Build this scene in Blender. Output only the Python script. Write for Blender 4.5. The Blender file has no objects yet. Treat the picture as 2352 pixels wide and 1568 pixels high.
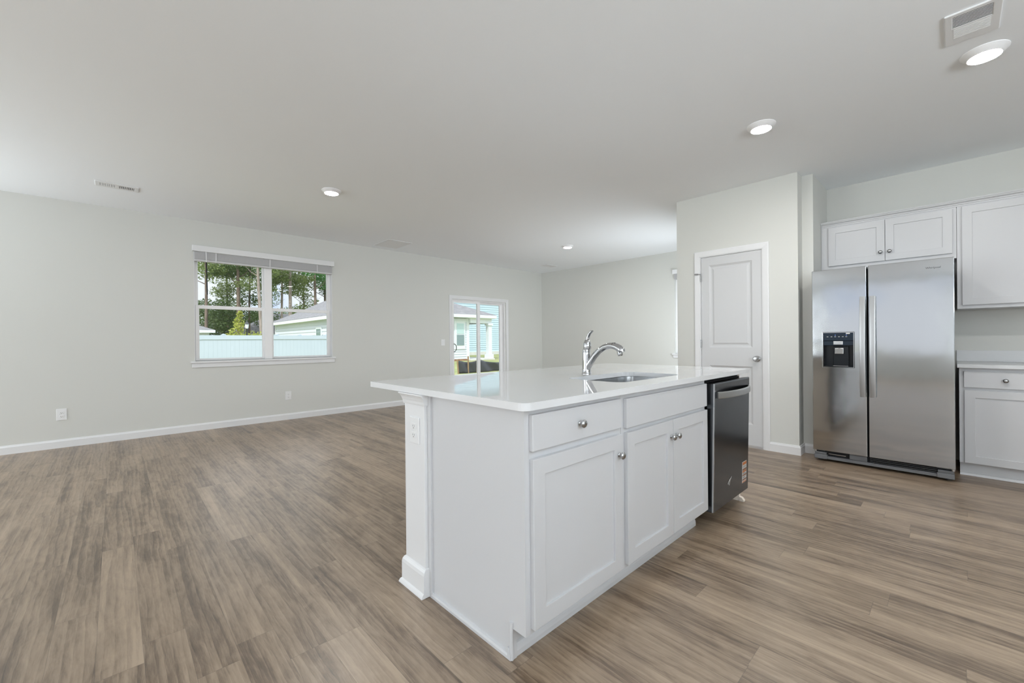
import bpy, bmesh, math, random
from mathutils import Vector, Matrix

S = bpy.context.scene
COL = S.collection
PI = math.pi
random.seed(7)

# ------------------------------------------------------------------ camera
F_PX, YAW, PITCH, ROLL, EYE = 960.59, 0.81206, -0.00150, -0.00917, 1.1331
fw = Vector((math.cos(YAW), math.sin(YAW), 0.0))
rt = Vector((math.sin(YAW), -math.cos(YAW), 0.0))
up = Vector((0, 0, 1))
f2 = fw * math.cos(PITCH) + up * math.sin(PITCH)
u2 = up * math.cos(PITCH) - fw * math.sin(PITCH)
r3 = rt * math.cos(ROLL) + u2 * math.sin(ROLL)
u3 = u2 * math.cos(ROLL) - rt * math.sin(ROLL)
cam_data = bpy.data.cameras.new('camera')
cam_data.sensor_width = 36.0
cam_data.lens = 36.0 * F_PX / 2352.0
cam_data.clip_start = 0.05
cam_data.clip_end = 400
cam = bpy.data.objects.new('camera', cam_data)
COL.objects.link(cam)
M4 = Matrix((r3, u3, -f2)).transposed().to_4x4()
M4.translation = Vector((0, 0, EYE))
cam.matrix_world = M4
S.camera = cam

# ------------------------------------------------------------------ world, sun, daylight and fill lamps, exposure
S.view_settings.view_transform = 'Standard'
S.view_settings.look = 'None'
S.view_settings.exposure = 0.0
S.view_settings.gamma = 1.0
S.view_settings.use_curve_mapping = False
S.cycles.use_denoising = True
S.cycles.max_bounces = 12
S.cycles.diffuse_bounces = 7
S.cycles.glossy_bounces = 5
S.cycles.transmission_bounces = 8
S.cycles.transparent_max_bounces = 12
S.cycles.sample_clamp_indirect = 6.0
S.cycles.caustics_reflective = False
S.cycles.caustics_refractive = False

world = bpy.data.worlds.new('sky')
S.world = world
world.use_nodes = True
wn = world.node_tree
wn.nodes.clear()
w_out = wn.nodes.new('ShaderNodeOutputWorld')
w_bg = wn.nodes.new('ShaderNodeBackground')
w_tc = wn.nodes.new('ShaderNodeTexCoord')
w_noise = wn.nodes.new('ShaderNodeTexNoise')
w_noise.inputs['Scale'].default_value = 5.0
w_noise.inputs['Detail'].default_value = 6.0
w_ramp = wn.nodes.new('ShaderNodeValToRGB')
w_ramp.color_ramp.elements[0].position = 0.31
w_ramp.color_ramp.elements[0].color = (0.40, 0.59, 0.95, 1)
w_ramp.color_ramp.elements[1].position = 0.49
w_ramp.color_ramp.elements[1].color = (0.92, 0.95, 1.0, 1)
wn.links.new(w_tc.outputs['Generated'], w_noise.inputs['Vector'])
wn.links.new(w_noise.outputs['Fac'], w_ramp.inputs['Fac'])
wn.links.new(w_ramp.outputs['Color'], w_bg.inputs['Color'])
# brighter bright-cloud sky higher up, hazier towards the horizon
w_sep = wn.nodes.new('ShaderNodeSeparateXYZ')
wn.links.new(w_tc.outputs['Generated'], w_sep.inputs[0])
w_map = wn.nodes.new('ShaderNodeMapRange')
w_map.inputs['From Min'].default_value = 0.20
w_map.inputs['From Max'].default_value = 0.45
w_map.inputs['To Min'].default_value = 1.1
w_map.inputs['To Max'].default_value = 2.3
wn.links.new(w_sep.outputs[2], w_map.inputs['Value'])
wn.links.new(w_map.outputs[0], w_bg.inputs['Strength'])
wn.links.new(w_bg.outputs['Background'], w_out.inputs['Surface'])

sun_d = bpy.data.lights.new('sun', 'SUN')
sun_d.energy = 2.6
sun_d.angle = math.radians(0.6)
sun_d.color = (1.0, 0.97, 0.92)
sun = bpy.data.objects.new('sun', sun_d)
COL.objects.link(sun)
sun.rotation_euler = Vector((0.72, 0.50, -0.95)).to_track_quat('-Z', 'Y').to_euler()

def rect_light(name, loc, aim, w, h, power, color=(1, 1, 1)):
    d = bpy.data.lights.new(name, 'AREA')
    d.shape = 'RECTANGLE'
    d.size, d.size_y = w, h
    d.energy = power
    d.color = color
    o = bpy.data.objects.new(name, d)
    COL.objects.link(o)
    o.location = loc
    o.rotation_euler = Vector(aim).to_track_quat('-Z', 'Y').to_euler()
    return o

# fill lamps added at made-up openings out of view, plus daylight at window_2
DAY = (0.87, 0.945, 1.0)
rect_light('fill_back', (-6.05, 4.7, 1.40), (1, 0, 0.0), 3.0, 1.9, 112, DAY)
rect_light('fill_back', (-6.05, -1.6, 1.40), (1, 0, 0.0), 2.2, 1.9, 70, DAY)
rect_light('fill_left', (-3.05, 6.85, 1.40), (0, -1, 1.5), 1.9, 1.9, 108, DAY)
rect_light('fill_right', (-1.7, -3.25, 1.55), (0, 1, 1.4), 1.6, 1.4, 78, DAY)
rect_light('fill_right', (0.55, -3.25, 1.60), (0, 1, 2.8), 1.8, 1.4, 190, DAY)
rect_light('daylight_far', (7.62, 2.97, 1.62), (-1, 0, -0.1), 1.05, 1.5, 5, DAY)
rect_light('fill_side', (6.2, 2.14, 1.20), (0, 1, 0.0), 1.8, 1.2, 46, DAY)  # added lamp to brighten the far end; no window known here
LAMP_L = 340.0      # radiance of the lit ceiling lamps

# ------------------------------------------------------------------ materials
def mat(name, color, rough=0.5, metal=0.0, spec=0.5, **kw):
    m = bpy.data.materials.new(name)
    m.use_nodes = True
    b = m.node_tree.nodes['Principled BSDF']
    b.inputs['Base Color'].default_value = (*color, 1)
    b.inputs['Roughness'].default_value = rough
    b.inputs['Metallic'].default_value = metal
    b.inputs['Specular IOR Level'].default_value = spec
    for k, v in kw.items():
        b.inputs[k].default_value = v
    return m

class NT:
    """small helper for writing node graphs"""
    def __init__(self, m):
        self.m, self.t = m, m.node_tree
        self.b = self.t.nodes.get('Principled BSDF')
    def n(self, kind, **kw):
        x = self.t.nodes.new(kind)
        for k, v in kw.items():
            setattr(x, k, v)
        return x
    def link(self, a, b):
        self.t.links.new(a, b)
    def put(self, node, key, v):
        s = node.inputs[key]
        if hasattr(v, 'is_output'):
            self.link(v, s)
        else:
            s.default_value = v
    def math(self, op, a, b=None, c=None):
        x = self.n('ShaderNodeMath', operation=op)
        self.put(x, 0, a)
        if b is not None:
            self.put(x, 1, b)
        if c is not None:
            self.put(x, 2, c)
        return x.outputs[0]
    def obj(self):
        return self.n('ShaderNodeTexCoord').outputs['Object']
    def scale(self, vec, s):
        x = self.n('ShaderNodeVectorMath', operation='MULTIPLY')
        self.link(vec, x.inputs[0])
        x.inputs[1].default_value = s
        return x.outputs[0]
    def noise(self, vec, scale, detail=3, rough=0.5, dist=0.0, out='Fac'):
        x = self.n('ShaderNodeTexNoise')
        if vec is not None:
            self.link(vec, x.inputs['Vector'])
        x.inputs['Scale'].default_value = scale
        x.inputs['Detail'].default_value = detail
        x.inputs['Roughness'].default_value = rough
        x.inputs['Distortion'].default_value = dist
        return x.outputs[out]
    def ramp(self, fac, stops):
        x = self.n('ShaderNodeValToRGB')
        e = x.color_ramp.elements
        while len(e) < len(stops):
            e.new(0.5)
        for el, (p, c) in zip(e, stops):
            el.position = p
            el.color = (*c, 1) if len(c) == 3 else c
        self.link(fac, x.inputs['Fac'])
        return x.outputs['Color']
    def mix(self, fac, a, b, blend='MIX'):
        x = self.n('ShaderNodeMix', data_type='RGBA', blend_type=blend)
        self.put(x, 0, fac)
        for i, v in ((6, a), (7, b)):
            s = x.inputs[i]
            if hasattr(v, 'is_output'):
                self.link(v, s)
            else:
                s.default_value = (*v, 1)
        return x.outputs[2]
    def bump(self, h, strength, dist=0.001):
        x = self.n('ShaderNodeBump')
        x.inputs['Strength'].default_value = strength
        x.inputs['Distance'].default_value = dist
        self.link(h, x.inputs['Height'])
        self.link(x.outputs['Normal'], self.b.inputs['Normal'])

MT = {}
def paint(key, color, rough, bump_scale=0, bump=0.0, spec=0.5):
    m = mat(key, color, rough, spec=spec)
    g = NT(m)
    o = g.obj()
    v = g.noise(o, 3.0, 3)
    g.link(g.mix(g.math('MULTIPLY', v, 0.05), color, tuple(c * 0.9 for c in color)), g.b.inputs['Base Color'])
    if bump:
        g.bump(g.noise(o, bump_scale, 2), bump, 0.002)
    MT[key] = m
    return m

paint('wall_paint', (0.66, 0.665, 0.635), 0.75, 160, 0.06, 0.3)
paint('ceiling_paint', (0.92, 0.95, 0.98), 0.85, 120, 0.08, 0.2)
paint('trim_paint', (0.77, 0.775, 0.785), 0.38)
paint('door_paint', (0.61, 0.615, 0.625), 0.38)
paint('cabinet_paint', (0.61, 0.615, 0.63), 0.36)
paint('vinyl', (0.88, 0.88, 0.885), 0.35)
paint('plastic_white', (0.80, 0.805, 0.81), 0.35)
paint('blind_white', (0.60, 0.60, 0.61), 0.5)
paint('raw_panel', (0.80, 0.72, 0.63), 0.6)
MT['dark_void'] = mat('dark_void', (0.012, 0.012, 0.013), 0.7)
MT['slot_grey'] = mat('slot_grey', (0.22, 0.22, 0.22), 0.6)
MT['duct'] = mat('duct', (0.05, 0.05, 0.052), 0.7)
MT['black_plastic'] = mat('black_plastic', (0.006, 0.008, 0.011), 0.35, spec=0.25)
MT['black_gloss'] = mat('black_gloss', (0.006, 0.016, 0.032), 0.12, spec=0.35)
MT['grey_plastic'] = mat('grey_plastic', (0.16, 0.165, 0.175), 0.4)
MT['dark_grey'] = mat('dark_grey', (0.05, 0.052, 0.056), 0.45)
MT['chrome'] = mat('chrome', (0.50, 0.505, 0.515), 0.05, 1.0)
MT['satin_nickel'] = mat('satin_nickel', (0.40, 0.40, 0.40), 0.24, 1.0)
MT['sink_steel'] = mat('sink_steel', (0.50, 0.51, 0.52), 0.25, 1.0)
MT['black_metal'] = mat('black_metal', (0.03, 0.03, 0.03), 0.4)
MT['quartz'] = paint('quartz', (0.76, 0.77, 0.785), 0.025, spec=1.0)
MT['quartz_honed'] = paint('quartz_honed', (0.66, 0.67, 0.68), 0.3, spec=0.35)
MT['wood_stake'] = mat('wood_stake', (0.30, 0.20, 0.11), 0.8)
MT['silt_cloth'] = mat('silt_cloth', (0.035, 0.037, 0.045), 0.55)
MT['lamp_shell'] = mat('lamp_shell', (0.85, 0.85, 0.86), 0.4)

def emission(key, color, s):
    m = bpy.data.materials.new(key)
    m.use_nodes = True
    t = m.node_tree
    t.nodes.clear()
    e = t.nodes.new('ShaderNodeEmission')
    e.inputs[0].default_value = (*color, 1)
    e.inputs[1].default_value = s
    o = t.nodes.new('ShaderNodeOutputMaterial')
    t.links.new(e.outputs[0], o.inputs[0])
    MT[key] = m
emission('lamp_glow', (1.0, 0.985, 0.96), LAMP_L)
emission('blue_led', (0.25, 0.4, 1.0), 1.5)

def steel(key, color, rough, wob, streak):
    m = mat(key, color, rough, 1.0)
    g = NT(m)
    o = g.obj()
    fine = g.noise(g.scale(o, (1, 3, 700)), 1.0, 2)
    wobble = g.noise(g.scale(o, (1, 2.2, 1.3)), 1.5, 2)
    g.link(g.math('ADD', g.math('MULTIPLY', fine, streak), rough - streak * 0.5), g.b.inputs['Roughness'])
    g.b.inputs['Anisotropic'].default_value = 0.5
    tg = g.n('ShaderNodeTangent', direction_type='RADIAL', axis='Z')
    g.b.inputs['Anisotropic Rotation'].default_value = 0.0
    g.link(tg.outputs[0], g.b.inputs['Tangent'])
    g.bump(wobble, wob, 0.01)
    MT[key] = m
steel('brushed_steel', (0.51, 0.525, 0.54), 0.10, 0.20, 0.03)
MT['satin_bar'] = mat('satin_bar', (0.46, 0.465, 0.47), 0.32, 0.9)
steel('slate_steel', (0.105, 0.113, 0.124), 0.24, 0.05, 0.06)

# window glass: clear pane with the reflection a pane has
def glass(key, tint, haze=0.0):
    m = bpy.data.materials.new(key)
    m.use_nodes = True
    t = m.node_tree
    t.nodes.clear()
    tr = t.nodes.new('ShaderNodeBsdfTransparent')
    tr.inputs[0].default_value = (*tint, 1)
    gl = t.nodes.new('ShaderNodeBsdfGlossy')
    gl.inputs['Roughness'].default_value = 0.0
    fr = t.nodes.new('ShaderNodeFresnel')
    fr.inputs[0].default_value = 1.35
    mx = t.nodes.new('ShaderNodeMixShader')
    o = t.nodes.new('ShaderNodeOutputMaterial')
    t.links.new(fr.outputs[0], mx.inputs[0])
    t.links.new(tr.outputs[0], mx.inputs[1])
    t.links.new(gl.outputs[0], mx.inputs[2])
    t.links.new(mx.outputs[0], o.inputs[0])
    MT[key] = m
glass('glass', (0.97, 0.99, 0.99))
MT['house_glass'] = mat('house_glass', (0.22, 0.30, 0.31), 0.05)
MT['blind_pane'] = mat('blind_pane', (0.50, 0.66, 0.66), 0.15)

def floor_material():
    m = mat('vinyl_plank', (0.3, 0.25, 0.2), 0.35)
    g = NT(m)
    o = g.obj()
    sx = g.n('ShaderNodeSeparateXYZ')
    g.link(o, sx.inputs[0])
    PW, PL = 0.127, 1.22
    xr = g.math('DIVIDE', g.math('ADD', sx.outputs[0], 20.0), PW)
    row = g.math('FLOOR', xr)
    wn1 = g.n('ShaderNodeTexWhiteNoise', noise_dimensions='1D')
    g.link(row, wn1.inputs['W'])
    yr = g.math('ADD', g.math('DIVIDE', g.math('ADD', sx.outputs[1], 20.0), PL), wn1.outputs['Value'])
    seg = g.math('FLOOR', yr)
    pid = g.math('ADD', g.math('MULTIPLY', row, 17.31), g.math('MULTIPLY', seg, 5.77))
    wn2 = g.n('ShaderNodeTexWhiteNoise', noise_dimensions='1D')
    g.link(pid, wn2.inputs['W'])
    tone = wn2.outputs['Value']
    # each plank reads its own piece of the wood picture
    off = g.n('ShaderNodeCombineXYZ')
    g.link(g.math('MULTIPLY', tone, 31.0), off.inputs[0])
    g.link(g.math('MULTIPLY', wn2.outputs['Color'], 47.0), off.inputs[1])
    g.link(pid, off.inputs[2])
    add = g.n('ShaderNodeVectorMath', operation='ADD')
    g.link(o, add.inputs[0])
    g.link(off.outputs[0], add.inputs[1])
    p = add.outputs[0]
    # warp so that the grain bends round knots
    wv = g.noise(g.scale(p, (7, 1.4, 1)), 1.0, 3, 0.5, out='Color')
    sub = g.n('ShaderNodeVectorMath', operation='MULTIPLY_ADD')
    g.link(wv, sub.inputs[0])
    sub.inputs[1].default_value = (0.055, 0.25, 0)
    g.link(p, sub.inputs[2])
    pw = sub.outputs[0]
    streak = g.noise(g.scale(pw, (26, 1.6, 1)), 1.0, 5, 0.62)
    broad = g.noise(g.scale(pw, (9, 0.8, 1)), 1.0, 3, 0.5)
    fine = g.noise(g.scale(pw, (150, 11, 1)), 1.0, 5, 0.75)
    blot = g.noise(g.scale(p, (13, 4.5, 1)), 1.0, 4, 0.6, 1.2)
    rings = g.n('ShaderNodeTexWave', wave_type='BANDS', bands_direction='X', wave_profile='SAW')
    g.link(g.scale(pw, (1, 0.09, 1)), rings.inputs['Vector'])
    rings.inputs['Scale'].default_value = 11.0
    rings.inputs['Distortion'].default_value = 5.0
    rings.inputs['Detail'].default_value = 3.0
    rings.inputs['Detail Scale'].default_value = 1.2
    v = g.math('ADD', g.math('MULTIPLY', streak, 0.34), g.math('MULTIPLY', broad, 0.36))
    v = g.math('ADD', v, g.math('MULTIPLY', blot, 0.24))
    v = g.math('ADD', v, g.math('MULTIPLY', rings.outputs['Fac'], 0.07))
    v = g.math('ADD', v, g.math('MULTIPLY', fine, 0.24))
    v = g.math('ADD', v, g.math('MULTIPLY', g.math('SUBTRACT', tone, 0.5), 0.07))
    c = g.ramp(v, [(0.43, (0.052, 0.032, 0.018)), (0.55, (0.160, 0.110, 0.071)),
                   (0.63, (0.270, 0.196, 0.133)), (0.78, (0.41, 0.31, 0.218))])
    # knots
    vor = g.n('ShaderNodeTexVoronoi', feature='F1')
    g.link(g.scale(pw, (3.4, 1.15, 1)), vor.inputs['Vector'])
    vor.inputs['Scale'].default_value = 1.0
    vor.inputs['Randomness'].default_value = 1.0
    kn = g.ramp(vor.outputs['Distance'], [(0.0, (0.45, 0.42, 0.40)), (0.035, (0.55, 0.52, 0.5)), (0.085, (1, 1, 1))])
    c = g.mix(0.8, c, kn, 'MULTIPLY')
    # seams
    fx = g.math('FRACT', xr)
    fy = g.math('FRACT', yr)
    ex = g.math('MINIMUM', fx, g.math('SUBTRACT', 1.0, fx))
    ey = g.math('MINIMUM', fy, g.math('SUBTRACT', 1.0, fy))
    gap = g.math('MAXIMUM', g.math('LESS_THAN', ex, 0.007), g.math('LESS_THAN', ey, 0.0010))
    c = g.mix(g.math('MULTIPLY', gap, 0.35), c, (0.06, 0.045, 0.035))
    g.link(c, g.b.inputs['Base Color'])
    g.link(g.math('ADD', 0.27, g.math('MULTIPLY', streak, 0.16)), g.b.inputs['Roughness'])
    h = g.math('SUBTRACT', g.math('ADD', g.math('MULTIPLY', fine, 0.5), g.math('MULTIPLY', streak, 0.5)), g.math('MULTIPLY', gap, 1.2))
    g.bump(h, 0.25, 0.0015)
    g.b.inputs['Specular IOR Level'].default_value = 1.0
    return m
MT['vinyl_plank'] = floor_material()

def noisy(key, c1, c2, scale, rough=0.8, stretch=(1, 1, 1), bump=0.0, det=4):
    m = mat(key, c1, rough)
    g = NT(m)
    v = g.noise(g.scale(g.obj(), stretch), scale, det, 0.6)
    g.link(g.ramp(v, [(0.35, c1), (0.65, c2)]), g.b.inputs['Base Color'])
    if bump:
        g.bump(v, bump, 0.02)
    MT[key] = m
noisy('grass', (0.21, 0.26, 0.08), (0.36, 0.34, 0.15), 1.2, 0.9)
noisy('concrete', (0.62, 0.61, 0.58), (0.72, 0.71, 0.69), 4.0, 0.85)
noisy('shingle', (0.17, 0.165, 0.17), (0.27, 0.26, 0.26), 3.0, 0.9, (1, 1, 9), 0.2)
noisy('siding_white', (0.66, 0.70, 0.76), (0.69, 0.73, 0.79), 1.0, 0.5)
noisy('siding_blue', (0.50, 0.64, 0.72), (0.53, 0.67, 0.75), 1.0, 0.5)
noisy('fence_vinyl', (0.52, 0.59, 0.67), (0.55, 0.62, 0.70), 0.8, 0.4)
noisy('house_trim', (0.76, 0.80, 0.83), (0.78, 0.82, 0.85), 1.0, 0.5)
noisy('bark', (0.10, 0.075, 0.055), (0.24, 0.18, 0.14), 6.0, 0.9, (1, 1, 0.2))
noisy('bark_pale', (0.24, 0.19, 0.16), (0.42, 0.35, 0.31), 6.0, 0.9, (1, 1, 0.2))
noisy('mulch', (0.28, 0.13, 0.07), (0.42, 0.24, 0.14), 9.0, 0.95)
def leaf(key, c1, c2):
    m = mat(key, c1, 0.6)
    g = NT(m)
    v = g.noise(g.obj(), 0.9, 4, 0.7)
    c = g.ramp(v, [(0.3, c1), (0.7, c2)])
    g.link(c, g.b.inputs['Base Color'])
    tr = g.n('ShaderNodeBsdfTranslucent')
    g.link(c, tr.inputs[0])
    mx = g.n('ShaderNodeMixShader')
    mx.inputs[0].default_value = 0.35
    g.link(g.b.outputs[0], mx.inputs[1])
    g.link(tr.outputs[0], mx.inputs[2])
    g.link(mx.outputs[0], g.t.nodes['Material Output'].inputs[0])
    MT[key] = m
leaf('leaf_dark', (0.05, 0.095, 0.025), (0.15, 0.22, 0.065))
leaf('leaf_mid', (0.11, 0.17, 0.045), (0.30, 0.36, 0.13))
leaf('leaf_pine', (0.06, 0.19, 0.05), (0.16, 0.36, 0.11))
leaf('leaf_lime', (0.30, 0.36, 0.06), (0.55, 0.55, 0.14))

# ------------------------------------------------------------------ mesh helpers
def world_loc(o):
    v = Vector((0, 0, 0))
    while o is not None:
        v += o.location
        o = o.parent
    return v

class MB:
    def __init__(self, T=None):
        self.bm = bmesh.new()
        self.T = T
    def v(self, p):
        return self.bm.verts.new(self.T(*p) if self.T else p)
    def box(self, x0, x1, y0, y1, z0, z1):
        vs = [self.v((x, y, z)) for x in (x0, x1) for y in (y0, y1) for z in (z0, z1)]
        for q in ((0, 1, 3, 2), (4, 6, 7, 5), (0, 4, 5, 1), (2, 3, 7, 6), (0, 2, 6, 4), (1, 5, 7, 3)):
            self.bm.faces.new([vs[i] for i in q])
        return self
    def hexa(self, pts):
        """8 points ordered as box(): x-major, then y, then z"""
        vs = [self.v(p) for p in pts]
        for q in ((0, 1, 3, 2), (4, 6, 7, 5), (0, 4, 5, 1), (2, 3, 7, 6), (0, 2, 6, 4), (1, 5, 7, 3)):
            self.bm.faces.new([vs[i] for i in q])
        return self
    def poly(self, pts):
        self.bm.faces.new([self.v(p) for p in pts])
        return self
    def extrude(self, prof, fn, ts):
        """closed profile [(a,b)] swept: fn(a,b,t) -> xyz, capped"""
        rings = [[self.v(fn(a, b, t)) for a, b in prof] for t in ts]
        n = len(prof)
        for r0, r1 in zip(rings, rings[1:]):
            for i in range(n):
                self.bm.faces.new((r0[i], r0[(i + 1) % n], r1[(i + 1) % n], r1[i]))
        self.bm.faces.new(rings[0][::-1])
        self.bm.faces.new(rings[-1])
        return self
    def grid(self, us, zs, holes, fn, d0, d1):
        """slab split into cells, cells inside a hole left out"""
        for u0, u1 in zip(us, us[1:]):
            for z0, z1 in zip(zs, zs[1:]):
                um, zm = (u0 + u1) / 2, (z0 + z1) / 2
                if any(a < um < b and c < zm < d for a, b, c, d in holes):
                    continue
                self.hexa([fn(u, d, z) for u in (u0, u1) for d in (d0, d1) for z in (z0, z1)])
        return self
    def lathe(self, prof, origin, axis=(0, 0, 1), n=24):
        ax = Vector(axis).normalized()
        a = ax.orthogonal().normalized()
        b = ax.cross(a)
        o = Vector(origin)
        rings = []
        for r, h in prof:
            if r < 1e-6:
                rings.append([self.v(o + ax * h)])
            else:
                rings.append([self.v(o + ax * h + a * r * math.cos(2 * PI * i / n) + b * r * math.sin(2 * PI * i / n)) for i in range(n)])
        for r0, r1 in zip(rings, rings[1:]):
            for i in range(n):
                j = (i + 1) % n
                if len(r0) == 1 and len(r1) == 1:
                    continue
                if len(r0) == 1:
                    self.bm.faces.new((r0[0], r1[j], r1[i]))
                elif len(r1) == 1:
                    self.bm.faces.new((r0[i], r0[j], r1[0]))
                else:
                    self.bm.faces.new((r0[i], r0[j], r1[j], r1[i]))
        for r in (rings[0], rings[-1]):
            if len(r) > 2:
                self.bm.faces.new(r)
        return self
    def tube(self, pts, radii, n=12, flat=None, sq=1.0):
        """radii: number, or (r_side, r_normal) per point; flat: side vector"""
        P = [Vector(p) for p in pts]
        rings = []
        for i, p in enumerate(P):
            d = (P[min(i + 1, len(P) - 1)] - P[max(i - 1, 0)]).normalized()
            s = Vector(flat) if flat else d.orthogonal()
            s = (s - d * s.dot(d)).normalized()
            nn = d.cross(s)
            r = radii[i] if isinstance(radii, (list, tuple)) else radii
            ra, rb = r if isinstance(r, tuple) else (r, r)
            pw = lambda q: math.copysign(abs(q) ** sq, q)
            rings.append([self.v(p + s * ra * pw(math.cos(2 * PI * k / n)) + nn * rb * pw(math.sin(2 * PI * k / n))) for k in range(n)])
        for r0, r1 in zip(rings, rings[1:]):
            for i in range(n):
                self.bm.faces.new((r0[i], r0[(i + 1) % n], r1[(i + 1) % n], r1[i]))
        self.bm.faces.new(rings[0][::-1])
        self.bm.faces.new(rings[-1])
        return self
    def build(self, name, m, parent=None, bevel=0.0, smooth=False, merge=False, seg=2):
        bm = self.bm
        if merge:
            bmesh.ops.remove_doubles(bm, verts=bm.verts, dist=1e-5)
            seen = {}
            for f in bm.faces:
                seen.setdefault(frozenset(v.index for v in f.verts), []).append(f)
            bm.verts.index_update()
            seen = {}
            for f in bm.faces:
                seen.setdefault(frozenset(v.index for v in f.verts), []).append(f)
            dead = [f for fs in seen.values() if len(fs) > 1 for f in fs]
            bmesh.ops.delete(bm, geom=dead, context='FACES')
        bmesh.ops.recalc_face_normals(bm, faces=bm.faces)
        off = world_loc(parent)
        if off.length:
            bmesh.ops.translate(bm, verts=bm.verts, vec=-off)
        me = bpy.data.meshes.new(name)
        bm.to_mesh(me)
        bm.free()
        me.materials.append(MT[m] if isinstance(m, str) else m)
        if smooth:
            me.polygons.foreach_set('use_smooth', [True] * len(me.polygons))
            me.set_sharp_from_angle(angle=math.radians(40))
        o = bpy.data.objects.new(name, me)
        COL.objects.link(o)
        o.parent = parent
        if bevel:
            b = o.modifiers.new('bevel', 'BEVEL')
            b.width = bevel
            b.segments = seg
            b.limit_method = 'ANGLE'
            b.angle_limit = math.radians(30)
            b.harden_normals = False
        return o

def tag(o, label=None, cat=None, group=None, kind=None):
    if label:
        o['label'] = label
    if cat:
        o['category'] = cat
    if group:
        o['group'] = group
    if kind:
        o['kind'] = kind
    return o

def thing(name, loc, label, cat, group=None, kind=None):
    o = bpy.data.objects.new(name, None)
    o.empty_display_size = 0.1
    COL.objects.link(o)
    o.location = loc
    return tag(o, label, cat, group, kind)

def copy_tree(o, parent=None):
    c = o.copy()
    COL.objects.link(c)
    c.parent = parent
    for ch in list(o.children):
        copy_tree(ch, c)
    return c

def rrect(x0, x1, y0, y1, r, n=6):
    pts = []
    for cx, cy, a0 in ((x1 - r, y1 - r, 0), (x0 + r, y1 - r, 90), (x0 + r, y0 + r, 180), (x1 - r, y0 + r, 270)):
        for i in range(n + 1):
            a = math.radians(a0 + 90 * i / n)
            pts.append((cx + r * math.cos(a), cy + r * math.sin(a)))
    return pts

# ------------------------------------------------------------------ the room shell
ZC = 2.74
YL, XF, XP, XS, XK = 6.781, 7.421, 4.795, 4.963, 5.627
YPL, YPR, YS = 2.228, 1.0285, 0.937
XB, YR = -6.0, -3.2
WIN = (0.745, 2.500, 0.905, 2.400)        # window in the left wall: x0 x1 z0 z1
SLD = (4.812, 6.247, 0.0, 1.972)          # sliding door opening
FWN = (2.45, 3.497, 0.875, 2.385)         # window in the far wall: y0 y1 z0 z1
PDR = (1.335, 1.962, 0.0, 2.052)          # pantry door opening: y0 y1 z0 z1

def structure(o, label, cat):
    return tag(o, label, cat, kind='structure')

structure(MB().box(XB - .2, XF + .16, YR - .2, YL + .16, -0.12, 0.0).build('floor', 'vinyl_plank'),
          'grey brown wood look vinyl plank floor of the open room', 'floor')
structure(MB().box(XB - .2, XF + .16, YR - .2, YL + .16, ZC, ZC + 0.25).build('ceiling', 'ceiling_paint'),
          'flat white painted ceiling over kitchen and living area', 'ceiling')

fy = lambda u, d, z: (u, YL + d, z)
structure(MB().grid([XB, -4.0, -2.1, WIN[0], WIN[1], SLD[0], SLD[1], XF + .15], [0, .45, WIN[2], SLD[3], 2.35, WIN[3], ZC],
                    [WIN, SLD, (-4.0, -2.1, .45, 2.35)], fy, 0, 0.15).build('wall_left', 'wall_paint', merge=True),  # rear opening is added out of view to let fill light in
          'long pale greige wall with the twin window and sliding door', 'wall')
ff = lambda u, d, z: (XF + d, u, z)
structure(MB().grid([YPL, FWN[0], FWN[1], YL], [0, FWN[2], FWN[3], ZC], [FWN], ff, 0, 0.15).build('wall_far', 'wall_paint', merge=True),
          'pale far end wall of the dining area behind the faucet', 'wall')
fp = lambda u, d, z: (XP + d, u, z)
structure(MB().grid([YPR, PDR[0], PDR[1], YPL], [0, PDR[3], ZC], [PDR], fp, 0, 0.12).build('wall_pantry', 'wall_paint', merge=True),
          'pale wall that holds the white pantry door', 'wall')
structure(MB().grid([XP + .12, 5.3, 7.1, XF + .15], [0, .6, 1.8, ZC], [(5.3, 7.1, .6, 1.8)], lambda u, d, z: (u, YPL - d, z), 0, .12).build('wall_pantry_side', 'wall_paint', merge=True),  # invented opening, holds the added lamp for the far end
          'side wall of the pantry that faces the dining area', 'wall')
structure(MB().box(XS, XK + .15, YS, YPR + .07, 0, ZC).box(XP + .12, XS, YPR, YPR + .07, 0, ZC).build('wall_alcove', 'wall_paint'),
          'narrow wall return between pantry wall and refrigerator', 'wall')
structure(MB().box(XK, XK + .15, YR, YS, 0, ZC).build('wall_kitchen', 'wall_paint'),
          'kitchen wall behind refrigerator and cabinets', 'wall')
fb = lambda u, d, z: (XB - d, u, z)
structure(MB().grid([YR, -2.7, -0.5, 0.0, 2.7, 3.2, 6.2, YL], [0, 0.45, 0.70, 2.35, 2.66, ZC], [(-2.7, -.5, .45, 2.35), (0, 2.7, .70, 2.66), (3.2, 6.2, .45, 2.35)],  # openings added out of view for fill light and the refrigerator's reflection
                    fb, 0, 0.15).build('wall_back', 'wall_paint', merge=True), 'back wall behind the camera with three added light openings', 'wall')
fr_ = lambda u, d, z: (u, YR - d, z)
structure(MB().grid([XB, -2.5, -.9, -.35, 1.45, XK], [0, 0.8, 2.3, ZC], [(-2.5, -.9, .8, 2.3), (-.35, 1.45, .8, 2.3)], fr_, 0, 0.15).build('wall_right', 'wall_paint', merge=True),  # both openings added out of view for the fill lamps
          'side wall behind the camera with two added light openings', 'wall')

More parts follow.
